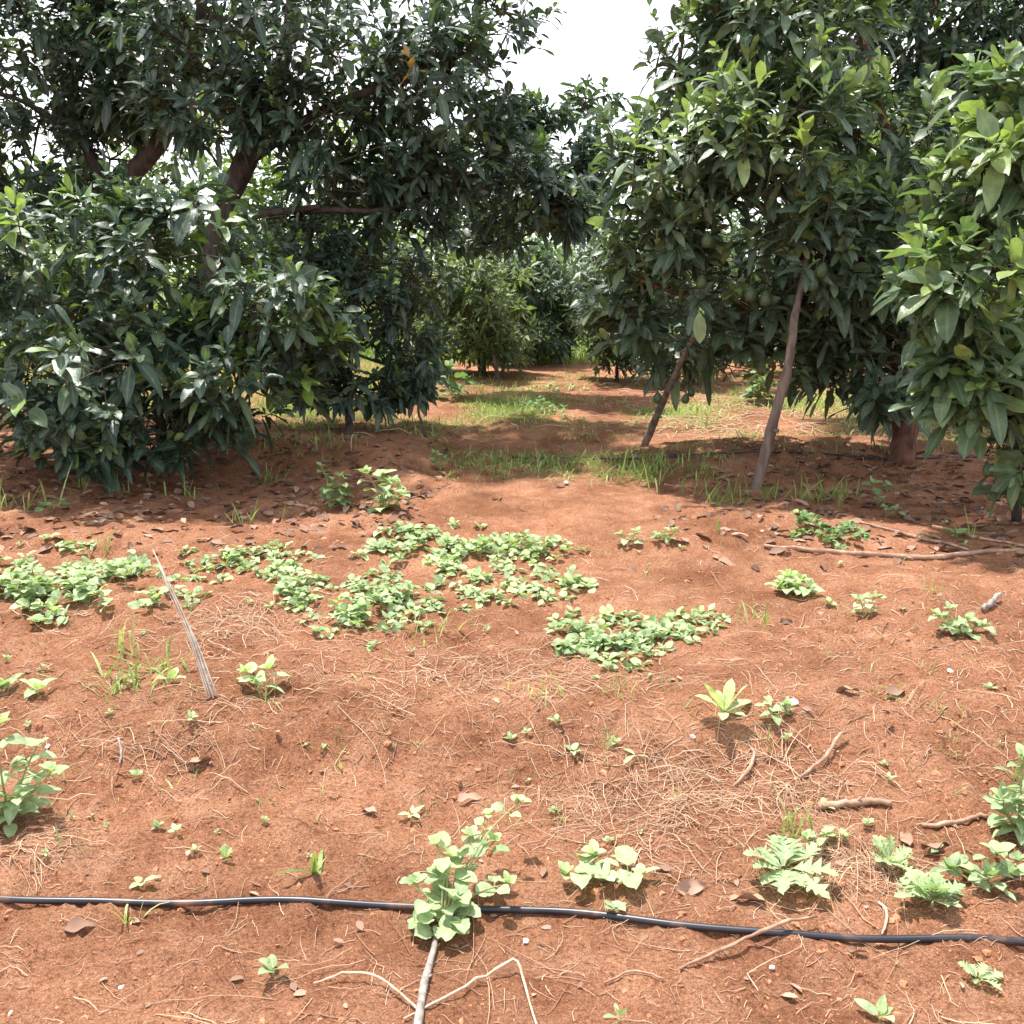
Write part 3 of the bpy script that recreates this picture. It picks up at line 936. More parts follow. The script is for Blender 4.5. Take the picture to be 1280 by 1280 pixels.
# third row: sunlit trees closing the view
for (lab, px, Y, top, bot, rx, n, mat, tm) in [
        ("yellow green tree behind the trunks at far left", 30, 15, 200, 440, 130, 360, M_FARY, .45),
        ("sunlit yellow green tree glimpsed left of the leaning grey trunk", 250, 16.5, 105, 430, 110, 420, M_FARY, .50),
        ("sunlit yellow green tree behind the slender drooping tree at left", 420, 17, 160, 430, 105, 380, M_FARY, .50),
        ("pale sunlit tree behind the grey green tree at the lane's end", 560, 21, 275, 430, 90, 240, M_FARY, .5),
        ("bluish green tree far down the lane beneath the hanging boughs", 690, 25, 312, 424, 60, 280, M_FARL, .42),
        ("far tree right of the lane beyond the second row", 785, 22, 270, 425, 85, 320, M_FARL, .38),
        ("far tree hidden mostly by the fruiting tree", 930, 19, 230, 430, 110, 260, M_FARL, .6),
        ("far tree behind the red brown trunk at right", 1090, 18, 210, 440, 120, 260, M_FARL, .55),
        ("far tree behind the pale young tree at right edge", 1260, 17, 190, 440, 130, 260, M_FARL, .5)]:
    cy = (top + bot) / 2
    hh = (bot - top) / 2
    b = P(px, 440, Y)
    avocado(lab, [b, P(px + 4, bot, Y), P(px, cy, Y)], [.10, .09, .05],
            [(px, cy - hh * .3, Y, rx, hh * .7, 1.4, int(n * .5)), (px - rx * .4, cy + hh * .4, Y, rx * .7, hh * .6, 1.2, int(n * .25)),
             (px + rx * .4, cy + hh * .4, Y, rx * .7, hh * .6, 1.2, int(n * .25))],
            .31, mat, tm, .12, (8, 11), prof=FAR, twigs=False, youngp=.15)

# distant wood that closes the horizon
def wood():
    mb = MB()
    n = 5200
    ang = rng.uniform(-1.15, 1.15, n)
    R = rng.uniform(34, 44, n)
    z = rng.uniform(0.1, 1, n) ** .8 * (3.0 + 1.4 * vn(ang * 30, R, 2.2, 31))
    p = np.stack([np.sin(ang) * R, np.cos(ang) * R, z], -1)
    a = norm(rng.normal(0, .6, (n, 3)) + np.array([0, -.3, .7]))
    rosettes(mb, p, a, .42, (5, 7), .45, .14, FAR, np.zeros(n), .5)
    tag(mb.build("distant_wood", M_FARY), "far wood of green trees closing the view behind the orchard", "wood", kind='stuff')


wood()


# ------------------------------------------------------------------ props, pipes, sticks
def pole(label, pts, r, name="prop_pole", cat="wooden pole", mat=None, group=None, knots=True, sides=9, n=26):
    q = smooth_path(pts, n)
    w = np.cumsum(rng.normal(0, r[0] * .07, q.shape), 0)
    w -= np.linspace(0, 1, n)[:, None] * w[-1]
    q = q + w
    rr = np.interp(np.linspace(0, 1, n), np.linspace(0, 1, len(r)), r) * (1 + .06 * rng.normal(0, 1, n))
    mb = MB()
    tubes(mb, q, rr, sides)
    if knots:
        for k in rng.choice(np.arange(4, n - 3), 3, replace=False):
            dirn = norm(rng.normal(0, 1, 3))
            tubes(mb, np.stack([q[k], q[k] + dirn * rr[k] * 1.7]), np.array([rr[k] * .55, rr[k] * .3]), 6)
    o = mb.build(name, mat or M_POLE, None, origin=q[0])
    return tag(o, label, cat, group)


b1 = G(803, 557)
pole("shorter thin grey pole leaning right under the fruiting tree, beside the lane",
     [b1 + [0, 0, -.05], P(826, 508, b1[1] - .35), P(848, 460, b1[1] - .75), P(876, 402, b1[1] - 1.35)], [.031, .026, .020, .014], group="poles propping the fruiting tree")
b2 = G(942, 612)
pole("longer thick weathered pole leaning right against the fruiting tree, nearer the camera",
     [b2 + [0, 0, -.06], P(962, 545, b2[1]), P(984, 460, b2[1] + .02), P(994, 390, b2[1] + .14), P(1014, 300, b2[1] + .5)], [.038, .034, .030, .025, .018],
     group="poles propping the fruiting tree")
b3 = G(623, 474)
pole("small thin stake leaning against the grey green tree at the lane's end", [b3, P(618, 445, b3[1] + .1), P(610, 412, b3[1] + .2)], [.03, .025, .02], knots=False)
bs = G(532, 548)
pole("thin crooked dead twig standing beside the slender drooping tree", [bs, P(527, 530, bs[1]), P(522, 512, bs[1]), P(526, 490, bs[1] + .1)], [.016, .013, .012, .008], name="dead_twig", cat="twig", mat=M_TWIG, knots=False, sides=6)


def on_ground(pxs, lift=.0, n=14):
    p = Gv(np.array([a for a, _ in pxs]), np.array([b for _, b in pxs]))
    q = smooth_path(p, n)
    q[:, 2] = np.maximum(H(q[:, 0], q[:, 1]), (np.convolve(np.pad(H(q[:, 0], q[:, 1]), 2, mode='edge'), np.ones(5) / 5, 'valid'))) + lift
    return q


def pipe(label, pxs, r, n=120):
    p = Gv(np.array([a for a, _ in pxs]), np.array([b for _, b in pxs]))
    q = smooth_path(p, n)
    z = np.array([np.max(H(q[i, 0] + np.linspace(-r, r, 3), q[i, 1] + np.linspace(-r, r, 3))) for i in range(n)])
    k = np.hanning(33)[1:-1]
    k = k / k.sum()
    z = np.convolve(np.pad(z, 15, mode='edge'), k, 'valid')
    q[:, 2] = z + r * .75
    mb = MB()
    tubes(mb, q, np.full(n, r), 14)
    return tag(mb.build("irrigation_pipe", M_PIPE, None, origin=q[0]), label, "irrigation pipe", "drip irrigation pipes")


pipe("glossy black drip pipe lying across the foreground soil from edge to edge",
     [(-2200, 1050), (-1200, 1072), (-420, 1098), (-150, 1112), (0, 1124), (150, 1130), (300, 1130), (430, 1133), (560, 1137), (700, 1143), (850, 1155), (1000, 1167), (1150, 1177), (1280, 1182), (1450, 1190), (1800, 1205), (2600, 1225), (3400, 1240)], .0085, 260)
pipe("thin black drip pipe in the shade along the right hand tree row",
     [(640, 573), (740, 574), (840, 572), (900, 568), (960, 566), (1040, 570), (1130, 576), (1280, 572), (1420, 570), (1700, 574), (2100, 570)], .007, 180)


def stick(label, pxs, r, mat=M_STICK, name="dry_stick", cat="stick", lift=.006, ends=None, group=None, knots=True):
    q = on_ground(pxs, lift + r[0] * .6, 18)
    if ends is not None:
        q[:, 2] += np.interp(np.linspace(0, 1, 18), np.linspace(0, 1, len(ends)), ends)
    w = rng.normal(0, r[0] * .13, q.shape)
    w[:, 2] *= .3
    rr = np.interp(np.linspace(0, 1, 18), np.linspace(0, 1, len(r)), r) * (1 + .08 * rng.normal(0, 1, 18))
    mb = MB()
    tubes(mb, q + w, rr, 8)
    if knots:
        for k in rng.choice(np.arange(3, 15), 2, replace=False):
            dv = norm(rng.normal(0, 1, 3) * [1, 1, .3])
            tubes(mb, np.stack([q[k], q[k] + dv * rr[k] * 2.4]), np.array([rr[k] * .5, rr[k] * .25]), 5)
    return tag(mb.build(name, mat, None, origin=q[0]), label, cat, group)


stick("grey brown stick below the leafy weed that crosses the pipe", [(547, 1166), (540, 1195), (531, 1230), (522, 1285), (515, 1330)], [.0065, .008, .009, .009], M_GREYSTICK)
stick("thick tan stick lying short and level among straw at right", [(1022, 1012), (1055, 1008), (1085, 1007), (1114, 1009)], [.011, .0105, .010, .009], lift=.006)
stick("slim tan stick beside the weed at the right edge", [(1152, 1033), (1180, 1032), (1215, 1027), (1246, 1026)], [.006, .007, .0065, .005], lift=.004)
stick("long thin fallen branch lying in front of the right hand shade", [(955, 684), (1000, 689), (1080, 696), (1160, 699), (1230, 692), (1290, 690)], [.008, .012, .013, .012, .008], lift=.004)
stick("thin fallen branch behind the longer one, slanting down to the right", [(1075, 655), (1120, 667), (1170, 680), (1210, 690)], [.006, .009, .009, .006])
stick("long thin twig running into the shade on the right", [(1165, 660), (1210, 672), (1285, 686)], [.005, .008, .006])
stick("short dark grey stick poking up at middle right", [(1228, 766), (1238, 759), (1249, 751)], [.010, .012, .008], M_GREYSTICK, ends=[0, .01, .02])
stick("bent pale twig arching at the bottom, left of the grey brown stick", [(392, 1229), (430, 1224), (462, 1227), (500, 1248), (528, 1268)], [.0022, .003, .003, .0024], M_TAN, "dry_twig", "twig", ends=[.0, .012, .015, .005, 0])
stick("sharply kinked pale twig at the bottom, right of the grey brown stick", [(505, 1276), (560, 1248), (605, 1228), (643, 1211), (655, 1235), (672, 1285)], [.002, .0026, .003, .0032, .0028, .0024], M_TAN, "dry_twig", "twig", ends=[0, .004, .01, .02, .01, 0])
stick("thin brown twig lying over the pipe at lower right", [(850, 1214), (900, 1195), (945, 1180), (985, 1164), (1020, 1156)], [.003, .0042, .0045, .004, .003], M_STICK, "dry_twig", "twig", ends=[0, .008, .02, .022, .018])
stick("short white curl of root just above the pipe at right", [(1098, 1130), (1108, 1145), (1106, 1160), (1102, 1170)], [.003, .004, .003, .002], M_TAN, "dry_twig", "twig")
stick("short dark straight twig in the soil at upper left of the bank", [(148, 925), (152, 945), (150, 958)], [.003, .004, .003], M_GREYSTICK, "dry_twig", "twig", knots=False)
stick("brown curved root running up from the straw at right", [(1000, 975), (1030, 955), (1048, 930), (1058, 925)], [.004, .006, .006, .003], M_STICK, "dry_twig", "twig", ends=[0, .01, .02, .02])
stick("thin curved brown root beside the dead grass clump", [(915, 985), (935, 970), (942, 950), (940, 938)], [.004, .006, .005, .003], M_STICK, "dry_twig", "twig", ends=[0, .01, .01, .0])
stick("small broken twig below the pipe at right of the leafy weed", [(755, 1230), (790, 1215), (830, 1225)], [.002, .003, .002], M_STICK, "dry_twig", "twig")


# the pale bundle of dry stalks leaning over the weeds at left
def stalk_bundle():
    b = G(268, 872)
    root = thing("dry_stalk_bundle", "pale bundle of bleached dry stalks leaning left over the weeds", "dry stalks", b)
    s = mpp(b)
    for k in range(8):
        t0 = b + np.array([rng.normal(0, .008), rng.normal(0, .006), .004])
        t0[2] = H(t0[0], t0[1]) + .003
        tip = b + np.array([-70 * s, .10, 168 * s])
        tip = b + (tip - b) * rng.uniform(.72, 1.02) + rng.normal(0, .003, 3)
        m = (t0 + tip) / 2 + rng.normal(0, .003, 3) + np.array([.012, 0, .0])
        mb = MB()
        tubes(mb, smooth_path([t0, m, tip], 8), np.linspace(.0030, .0012, 8), 5)
        mb.build("stalk", M_PALE, root)


stalk_bundle()


# ------------------------------------------------------------------ weeds
def frame_leaf(n, az=None, el=None):
    az = rng.uniform(0, 2 * np.pi, n) if az is None else az
    el = np.radians(el) if np.ndim(el) else np.full(n, math.radians(el))
    return np.stack([np.cos(az) * np.cos(el), np.sin(az) * np.cos(el), np.sin(el)], -1)


def finish(root, st, fo, mat, stem_name="stem"):
    if st.n:
        st.build(stem_name, M_STEM, root)
    if fo.n:
        fo.build("foliage", mat, root)
    return root


UPV = np.array([0, 0, 1.0])


def leafy_stems(st, fo, b, tips, leaf, prof, nodes, asp=.72, r=.0025, tint=.5, petiole=.35, tipn=5, bend=.35, droop=.3):
    for tip in tips:
        tip = np.asarray(tip, float)
        m = b + (tip - b) * .5 + np.array([0, 0, bend * np.linalg.norm(tip - b) * .3]) + rng.normal(0, .006, 3)
        q = smooth_path([b, m, tip], 12)
        tubes(st, q, np.linspace(r, r * .6, 12), 6)
        az0 = rng.uniform(0, 3.14)
        for k in range(nodes):
            f = (k + .7) / (nodes + .2)
            p = q[min(11, int(f * 11))]
            sc = (1.05 - .35 * f) * rng.uniform(.75, 1.15)
            az = np.array([az0, az0 + np.pi]) + k * 1.57 + rng.normal(0, .3, 2)
            d = frame_leaf(2, az, rng.uniform(5, 35, 2))
            e = p + d * leaf * petiole * sc
            tubes(st, np.stack([np.stack([p, p]), (p + e) / 2 + [0, 0, .003], e], 1), np.full((2, 3), r * .5), 4, cap=False)
            leaves(fo, e, d, UPV + rng.normal(0, .25, (2, 3)), leaf * sc * rng.uniform(.85, 1.1, 2), leaf * sc * asp, droop + rng.uniform(-.1, .25, 2),
                   np.clip(tint + rng.normal(0, .13, 2), 0, 1), prof, .2, wave=.05)
        d = frame_leaf(tipn, np.arange(tipn) * 2.4 + az0, rng.uniform(20, 65, tipn))
        leaves(fo, np.broadcast_to(q[-1], (tipn, 3)), d, UPV + rng.normal(0, .2, (tipn, 3)), leaf * rng.uniform(.35, .75, tipn), leaf * .42 * rng.uniform(.6, 1, tipn), .2,
               np.clip(tint + .2 + rng.normal(0, .1, tipn), 0, 1), prof, .25)


def broadleaf(label, px, py, tips_px, leaf_px, name="broadleaf_weed", cat="weed", nodes=3, prof=OVATE, mat=None, tint=.5, asp=.7, group=None, r=.0025, depth=.0, droop=.3):
    """tips_px: [(dx, dy_up, toward_back m)] of the stem tips in pixels from the base"""
    b = G(px, py)
    s = mpp(b)
    root = thing(name, label, cat, b, group)
    st, fo = MB(), MB()
    tips = []
    for t in tips_px:
        bk = t[2] if len(t) > 2 else rng.normal(0, .03)
        tp = b + np.array([t[0] * s, bk, t[1] * s])
        if bk:
            tp[2] -= bk * .42
        tp[2] = max(tp[2], H(tp[0], tp[1]) + .02)
        tips.append(tp)
    leafy_stems(st, fo, b, tips, leaf_px * s, prof, nodes, asp, r, tint, droop=droop)
    return finish(root, st, fo, mat or M_WEED)


def rosette(label, px, py, n, leaf_px, prof=LANCE, asp=.3, el=(15, 60), name="rosette_weed", cat="weed", mat=None, tint=.5, droop=.25, group=None, tints=.12, az=None):
    b = G(px, py)
    s = mpp(b)
    root = thing(name, label, cat, b, group)
    st, fo = MB(), MB()
    az_ = np.arange(n) * 2.39996 + rng.uniform(0, 6) if az is None else np.radians(np.asarray(az, float))
    d = frame_leaf(n, az_, rng.uniform(el[0], el[1], n))
    L = leaf_px * s * rng.uniform(.65, 1.1, n)
    top = b + np.array([0, 0, L.mean() * .22])
    tubes(st, np.stack([b - [0, 0, .01], b + [0, 0, L.mean() * .1], top]), np.array([.003, .003, .002]), 6)
    leaves(fo, top + d * .005, d, UPV + rng.normal(0, .15, (n, 3)), L, L * asp * rng.uniform(.85, 1.15, n), droop + rng.uniform(-.1, .15, n), np.clip(tint + rng.normal(0, tints, n), 0, 1), prof, .22, wave=.04)
    return finish(root, st, fo, mat or M_WEED)


def tuft(label, px, py, n, h_px, spread=.5, name="grass_tuft", cat="grass", mat=None, tint=.45, wid=.045, group=None, rad_px=4, droop=.45):
    b = G(px, py)
    s = mpp(b)
    mb = MB()
    grass_blades(mb, b[None], n, h_px * s, spread, tint, wid, rad_px * s, droop)
    return tag(mb.build(name, mat or M_GRASS, None, origin=b), label, cat, group)


def grass_blades(mb, bases, n, h, spread, tint, wid, rad, droop=.45):
    N = len(bases)
    b = np.repeat(bases, n, 0) + rng.normal(0, 1, (N * n, 3)) * [rad, rad, 0]
    b[:, 2] = H(b[:, 0], b[:, 1]) - .004
    hh = np.repeat(np.broadcast_to(h, (N,)), n) * rng.uniform(.4, 1.1, N * n)
    az = rng.uniform(0, 6.283, N * n)
    el = np.degrees(np.arctan2(1, np.abs(rng.normal(0, spread, N * n)) + .05))
    d = frame_leaf(N * n, az, el)
    leaves(mb, b, d, np.stack([-np.cos(az), -np.sin(az), np.full(N * n, .6)], -1), hh * 1.15, np.maximum(hh * wid, .0022) * rng.uniform(.7, 1.3, N * n),
           rng.uniform(.1, droop * 1.5, N * n), np.clip(tint + rng.normal(0, .2, N * n), 0, 1), GRASS, .25)


def mat_patch(label, boxes, n, leaf_px, hgt=.05, name="creeping_weed", cat="weed patch", mat=None, tint=.5, group=None, asp=.72, cull=.25):
    """low spreading patch; boxes are (x0, y0, x1, y1) on the ground in photo pixels"""
    leaf_px, hgt, n = leaf_px * .56, hgt * .46, int(n * .92)
    cx = np.mean([(a[0] + a[2]) / 2 for a in boxes])
    cy = np.mean([(a[1] + a[3]) / 2 for a in boxes])
    b0 = G(cx, cy)
    s = mpp(b0)
    root = thing(name, label, cat, b0, group)
    st, fo = MB(), MB()
    ar = np.array([(a[2] - a[0]) * (a[3] - a[1]) for a in boxes], float)
    for bx, k in zip(boxes, np.maximum(1, (n * ar / ar.sum()).astype(int))):
        u = rng.normal(0, .62, (k * 4, 2))
        u = u[(u ** 2).sum(1) < 2.3]
        vx = vn(u[:, 0] * bx[2] + bx[0], u[:, 1] * 60 + bx[1] * 3, 26.0, 43) + .25 * rng.normal(0, .5, len(u))
        u = u[np.argsort(-vx)[:k]]
        x = (bx[0] + bx[2]) / 2 + u[:, 0] * (bx[2] - bx[0]) / 2
        y = (bx[1] + bx[3]) / 2 + u[:, 1] * (bx[3] - bx[1]) / 2
        g = Gv(x, y + hgt / s * .35)
        keep = vn(g[:, 0], g[:, 1], .11, 41) > -.5 + cull
        g, u = g[keep], u[keep]
        k = len(g)
        hh = hgt * (1.15 - .75 * np.clip((u ** 2).sum(1), 0, 1.2)) * rng.uniform(.35, 1.45, k)
        top = g + np.stack([rng.normal(0, .012, k), rng.normal(0, .012, k), hh], -1)
        q = np.stack([g - [0, 0, .004], (g + top) / 2 + rng.normal(0, .005, (k, 3)), top], 1)
        tubes(st, q, np.broadcast_to(np.array([.0022, .0018, .0014]), (k, 3)), 5, cap=False)
        m = 6
        B = np.repeat(top, m, 0) - np.stack([np.zeros(k * m), np.zeros(k * m), np.tile(np.arange(m)[::-1] / m, k) * np.repeat(hh, m) * .6], -1)
        az = np.tile(np.arange(m) * 2.1, k) + np.repeat(rng.uniform(0, 6.3, k), m) + rng.normal(0, .3, k * m)
        d = frame_leaf(k * m, az, rng.uniform(-5, 50, k * m))
        L = leaf_px * s * rng.uniform(.55, 1.15, k * m)
        tb = np.repeat(rng.normal(0, .12, k), m)
        leaves(fo, B + d * (L * .25)[:, None], d, UPV + rng.normal(0, .3, (k * m, 3)), L, L * asp * rng.uniform(.8, 1.1, k * m), rng.uniform(.05, .5, k * m),
               np.clip(tint + tb + rng.normal(0, .2, k * m), 0, 1), OVATE, .2, wave=.05)
    return finish(root, st, fo, mat or M_WEED)


# --- foreground
broadleaf("leafy pale weed with crinkled leaves trailing over the black pipe", 552, 1160,
          [(-34, 52, .06), (8, 78, .12), (30, 100, .18), (76, 48, .08), (90, 138, .30), (18, 6, -.02), (-10, 92, .15), (60, 92, .2), (52, 122, .26), (-26, 8, .0)],
          30, nodes=3, prof=ROUND, tint=.58, asp=.76, r=.003, droop=.2)
broadleaf("upright weed with large pale leaves at the left edge above the pipe", 12, 1030,
          [(-4, 115, .02), (52, 62, .0), (-45, 70, .05), (25, 35, -.03), (30, 90, .05)], 33, nodes=5, prof=OVATE, tint=.55, asp=.55, r=.0035)
rosette("three leaved green seedling on bare soil below the pipe at left", 342, 1220, 4, 34, OVATE, .42, (25, 65), "seedling", "seedling", tint=.42)
rosette("pale weed with long lance shaped leaves on top of the small bank", 905, 900, 10, 52, LANCE, .30, (15, 65), tint=.95, droop=.2)
broadleaf("low weed with broad round leaves spread on the soil at centre right", 755, 1100,
          [(-45, 8, .0), (-12, 30, .05), (25, 22, .04), (42, 8, -.02), (0, 10, -.04)], 36, nodes=1, prof=ROUND, tint=.62, asp=.8)
rosette("lobed leaf weed on straw in front of the short tan stick", 978, 1098, 11, 62, LOBED, .58, (4, 40), "lobed_weed", "weed", tint=.52)
rosette("bushy lobed leaf weed standing just above the pipe at right", 1165, 1135, 26, 42, LOBED, .62, (5, 75), "lobed_weed", "weed", tint=.5)
rosette("feathery pale weed between the two dead leaves and the lobed weeds", 1112, 1085, 15, 40, LOBED, .5, (8, 60), "lobed_weed", "weed", tint=.66)
broadleaf("weed with pointed leaves beside the bushy lobed weed at right", 1222, 1105, [(15, 42, .0), (-25, 20, .03), (40, 15, .02), (55, 25, .06), (5, 15, -.03)], 34, nodes=2, tint=.4, asp=.5)
broadleaf("tall leafy weed cut by the right edge", 1272, 1045, [(-5, 92, .0), (-22, 45, .0), (14, 60, .02), (2, 30, -.03), (30, 85, .03)], 33, nodes=5, tint=.45, asp=.5, r=.003)
tuft("tall single grass stem rising at the right edge", 1272, 975, 4, 100, .12, tint=.7, wid=.05, rad_px=3, droop=.2)
rosette("tiny lobed weed below the pipe at lower right", 1222, 1226, 8, 26, LOBED, .65, (10, 65), "lobed_weed", "weed", tint=.6)
rosette("seedling at the bottom edge right of centre", 1100, 1276, 5, 30, OVATE, .5, (20, 70), "seedling", "seedling", tint=.6)
rosette("small seedling touching the pipe right of the leafy weed", 770, 1140, 6, 20, OVATE, .6, (10, 60), "seedling", "seedling", tint=.6)
rosette("small sprout at the bottom edge near the kinked twig", 774, 1278, 4, 24, LANCE, .3, (30, 75), "seedling", "seedling", tint=.55)
tuft("sprawling grass sprig with one long arched blade left of the leafy weed", 395, 1090, 6, 62, 1.5, tint=.45, wid=.10, rad_px=3, droop=.35)
tuft("dried grass sprig crossing the pipe at left", 162, 1150, 14, 46, .6, tint=.85, rad_px=8)
rosette("pale sprout beside the dried grass at the pipe", 178, 1108, 4, 18, OVATE, .6, (20, 60), "seedling", "seedling", tint=.8)
tuft("thin tall grass sprig behind the lobed weed on straw", 990, 1040, 12, 78, .4, tint=.5, rad_px=10)
broadleaf("little weed at the back of the lobed weed on straw", 1022, 1060, [(10, 16, .02), (-14, 12, .0), (30, 10, .0)], 22, nodes=1, tint=.6)
broadleaf("small weed right of the lance leaved weed", 968, 900, [(-8, 22, .0), (16, 18, .02)], 20, nodes=2, tint=.55)
tuft("little grass sprig on the bank below the lance leaved weed", 957, 925, 7, 28, .5, tint=.4)
tuft("thin upright grass sprig on the bank at centre right", 757, 935, 8, 42, .35, tint=.5)
rosette("tiny two leaved sprout on the bank at centre", 695, 905, 4, 15, OVATE, .5, (15, 60), "seedling", "seedling", tint=.6)
rosette("tiny sprout on bare bank soil right of centre", 715, 942, 4, 15, OVATE, .6, (10, 40), "seedling", "seedling", tint=.55)
rosette("flat single leaf sprout lying on the bank near straw", 795, 948, 3, 22, LANCE, .3, (5, 20), "seedling", "seedling", tint=.7)
tuft("small green grass sprig below the broad leaved patch at lower left", 645, 1030, 4, 28, .6, tint=.5)
rosette("small leaf sprout left of the trailing weed on the slope", 515, 1022, 5, 20, OVATE, .4, (10, 50), "seedling", "seedling", tint=.85)
rosette("dried pale sprout halfway between left weed and leafy weed", 283, 1075, 5, 20, OVATE, .5, (20, 70), "seedling", "seedling", tint=.95)

# --- middle ground patches
mat_patch("largest leafy weed patch at the left edge of the middle ground", [(-60, 690, 110, 768), (60, 700, 225, 765), (20, 680, 120, 740)], 210, 24, .13, tint=.5, mat=M_WEED)
mat_patch("thin straggling weed strip right of the largest left patch", [(235, 682, 320, 718), (300, 685, 395, 716)], 60, 20, .06, tint=.58)
mat_patch("small weed patch just left of the round middle patch", [(335, 705, 400, 750)], 34, 22, .07, tint=.58)
mat_patch("round dense weed patch left of centre", [(385, 725, 520, 790), (440, 715, 545, 760)], 120, 24, .10, tint=.52)
mat_patch("bright weed patch in the middle with a tall leafy left end", [(465, 658, 550, 700)], 62, 24, .10, tint=.52)
mat_patch("bright low weed mat at the centre of the soil", [(540, 665, 640, 712), (600, 672, 700, 700)], 110, 22, .08, tint=.60)
mat_patch("flat weed mat in front of the central bright mat", [(555, 715, 650, 755), (640, 712, 740, 752)], 85, 22, .05, tint=.62)
mat_patch("wide weed mat with broad leaves right of centre", [(690, 770, 790, 812), (740, 768, 840, 824), (790, 775, 835, 808)], 95, 26, .06, tint=.52)
mat_patch("small trailing weed patch at the right end of the broad leaved mat", [(820, 765, 895, 798)], 30, 22, .05, tint=.55)
broadleaf("compact bright weed alone on bare soil at middle right", 990, 742, [(-14, 16, .02), (12, 18, .02), (0, 22, .05), (18, 6, -.03), (-16, 4, -.03), (2, 8, -.03)], 25, nodes=2, tint=.66)
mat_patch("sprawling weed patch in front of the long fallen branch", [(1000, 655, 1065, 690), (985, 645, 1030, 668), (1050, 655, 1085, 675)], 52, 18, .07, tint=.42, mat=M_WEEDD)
broadleaf("straggly weed with small leaves near the short grey stick", 1200, 795, [(-25, 26, .04), (8, 20, .0), (22, 12, -.02), (-5, 34, .08)], 20, nodes=3, tint=.5)
broadleaf("thin small leaved sprig at middle right", 1080, 772, [(-8, 22, .0), (14, 26, .03)], 16, nodes=3, tint=.55)
broadleaf("little weed on bare soil right of the central mat", 786, 682, [(-12, 14, .02), (10, 18, .02)], 18, nodes=2, tint=.55)
broadleaf("little weed next to a smaller one right of the central mat", 832, 678, [(-14, 10, .0), (12, 16, .02), (0, 6, .04)], 15, nodes=2, tint=.45)
broadleaf("tall weed with paired leaves standing at the left edge of the lane", 478, 640, [(-18, 50, .0), (14, 38, .02), (26, 18, -.05), (2, 52, .08)], 26, nodes=4, tint=.55, r=.004, mat=M_WEED)
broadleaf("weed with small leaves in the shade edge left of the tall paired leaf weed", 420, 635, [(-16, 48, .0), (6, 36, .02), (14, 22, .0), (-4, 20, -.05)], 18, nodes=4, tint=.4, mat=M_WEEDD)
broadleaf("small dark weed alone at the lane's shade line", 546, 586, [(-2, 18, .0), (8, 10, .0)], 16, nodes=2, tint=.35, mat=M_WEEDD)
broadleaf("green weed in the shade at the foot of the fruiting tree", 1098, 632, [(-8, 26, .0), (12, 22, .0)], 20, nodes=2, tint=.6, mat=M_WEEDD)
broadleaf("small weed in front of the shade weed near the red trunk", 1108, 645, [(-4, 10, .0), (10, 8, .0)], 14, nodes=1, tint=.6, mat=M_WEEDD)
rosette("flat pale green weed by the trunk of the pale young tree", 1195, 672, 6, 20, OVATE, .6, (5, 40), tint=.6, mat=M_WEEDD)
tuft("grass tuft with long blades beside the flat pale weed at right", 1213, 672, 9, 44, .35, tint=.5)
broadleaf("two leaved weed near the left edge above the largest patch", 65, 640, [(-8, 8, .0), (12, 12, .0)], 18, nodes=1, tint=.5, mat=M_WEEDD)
tuft("yellowish grass at the left edge by the young tree", 15, 635, 24, 52, .6, tint=.75, rad_px=14)
tuft("tall dry grass stem above the largest left patch", 132, 690, 7, 66, .25, tint=.75, rad_px=3)
tuft("thin grass sprig rising behind the straggling weed strip", 318, 655, 14, 38, .7, tint=.55, rad_px=14)
tuft("grass patch under the leaning pale stalks at left", 165, 850, 70, 52, .9, tint=.42, rad_px=26, wid=.05)
tuft("thin upright dry grass stems behind the left grass patch", 158, 815, 8, 78, .22, tint=.8, rad_px=12)
rosette("yellow green sprout at the left edge below the largest patch", 5, 868, 7, 30, OVATE, .5, (15, 70), "seedling", "seedling", tint=.62)
rosette("light seedling with two big leaves left of the grass patch", 48, 870, 5, 38, OVATE, .45, (10, 50), "seedling", "seedling", tint=.72)
broadleaf("pale leaved weed right of the foot of the leaning stalks", 322, 866, [(-14, 26, .0), (14, 30, .02), (0, 12, -.03)], 34, nodes=1, tint=.82, asp=.45)
tuft("grass sprig beside the pale leaved weed at the stalks", 330, 875, 9, 34, .6, tint=.5)
rosette("small round leaved sprout left of the stalks' foot", 215, 855, 4, 22, OVATE, .6, (20, 70), "seedling", "seedling", tint=.7)
tuft("dry grass tuft in front of the round dense patch", 545, 790, 22, 44, .7, tint=.7, rad_px=20)
tuft("thin dry grass tuft among straw at centre", 680, 865, 16, 42, .6, tint=.75, rad_px=16)
tuft("greenish grass tuft among straw right of centre", 770, 868, 14, 38, .6, tint=.55, rad_px=12)
tuft("small grass tuft right of the compact bright weed", 1035, 762, 14, 24, .8, tint=.62, rad_px=14)
tuft("small grass tuft left of the compact bright weed", 945, 780, 14, 42, .5, tint=.6, rad_px=9)
tuft("short yellowish grass at far middle right", 1160, 742, 9, 30, .4, tint=.7, rad_px=6)
tuft("wispy grass tuft below the trailing patch", 870, 770, 9, 34, .4, tint=.6, rad_px=8)
tuft("sparse sprig on bare soil right of the compact weed", 1110, 868, 12, 30, .9, tint=.6, rad_px=12)
tuft("thin sprig below the straggly weed at right", 1165, 880, 8, 30, .6, tint=.55, rad_px=8)
tuft("lone upright grass sprig left of the long fallen branch", 898, 665, 6, 32, .25, tint=.5)
tuft("wide dark grass tuft at the foot of the longer pole", 900, 626, 55, 40, .7, tint=.35, rad_px=16)
tuft("grass tuft right of the longer pole's foot", 955, 622, 22, 36, .5, tint=.35, rad_px=9)
tuft("dense bright grass tuft left of the longer pole", 812, 600, 80, 48, .9, tint=.42, rad_px=30)
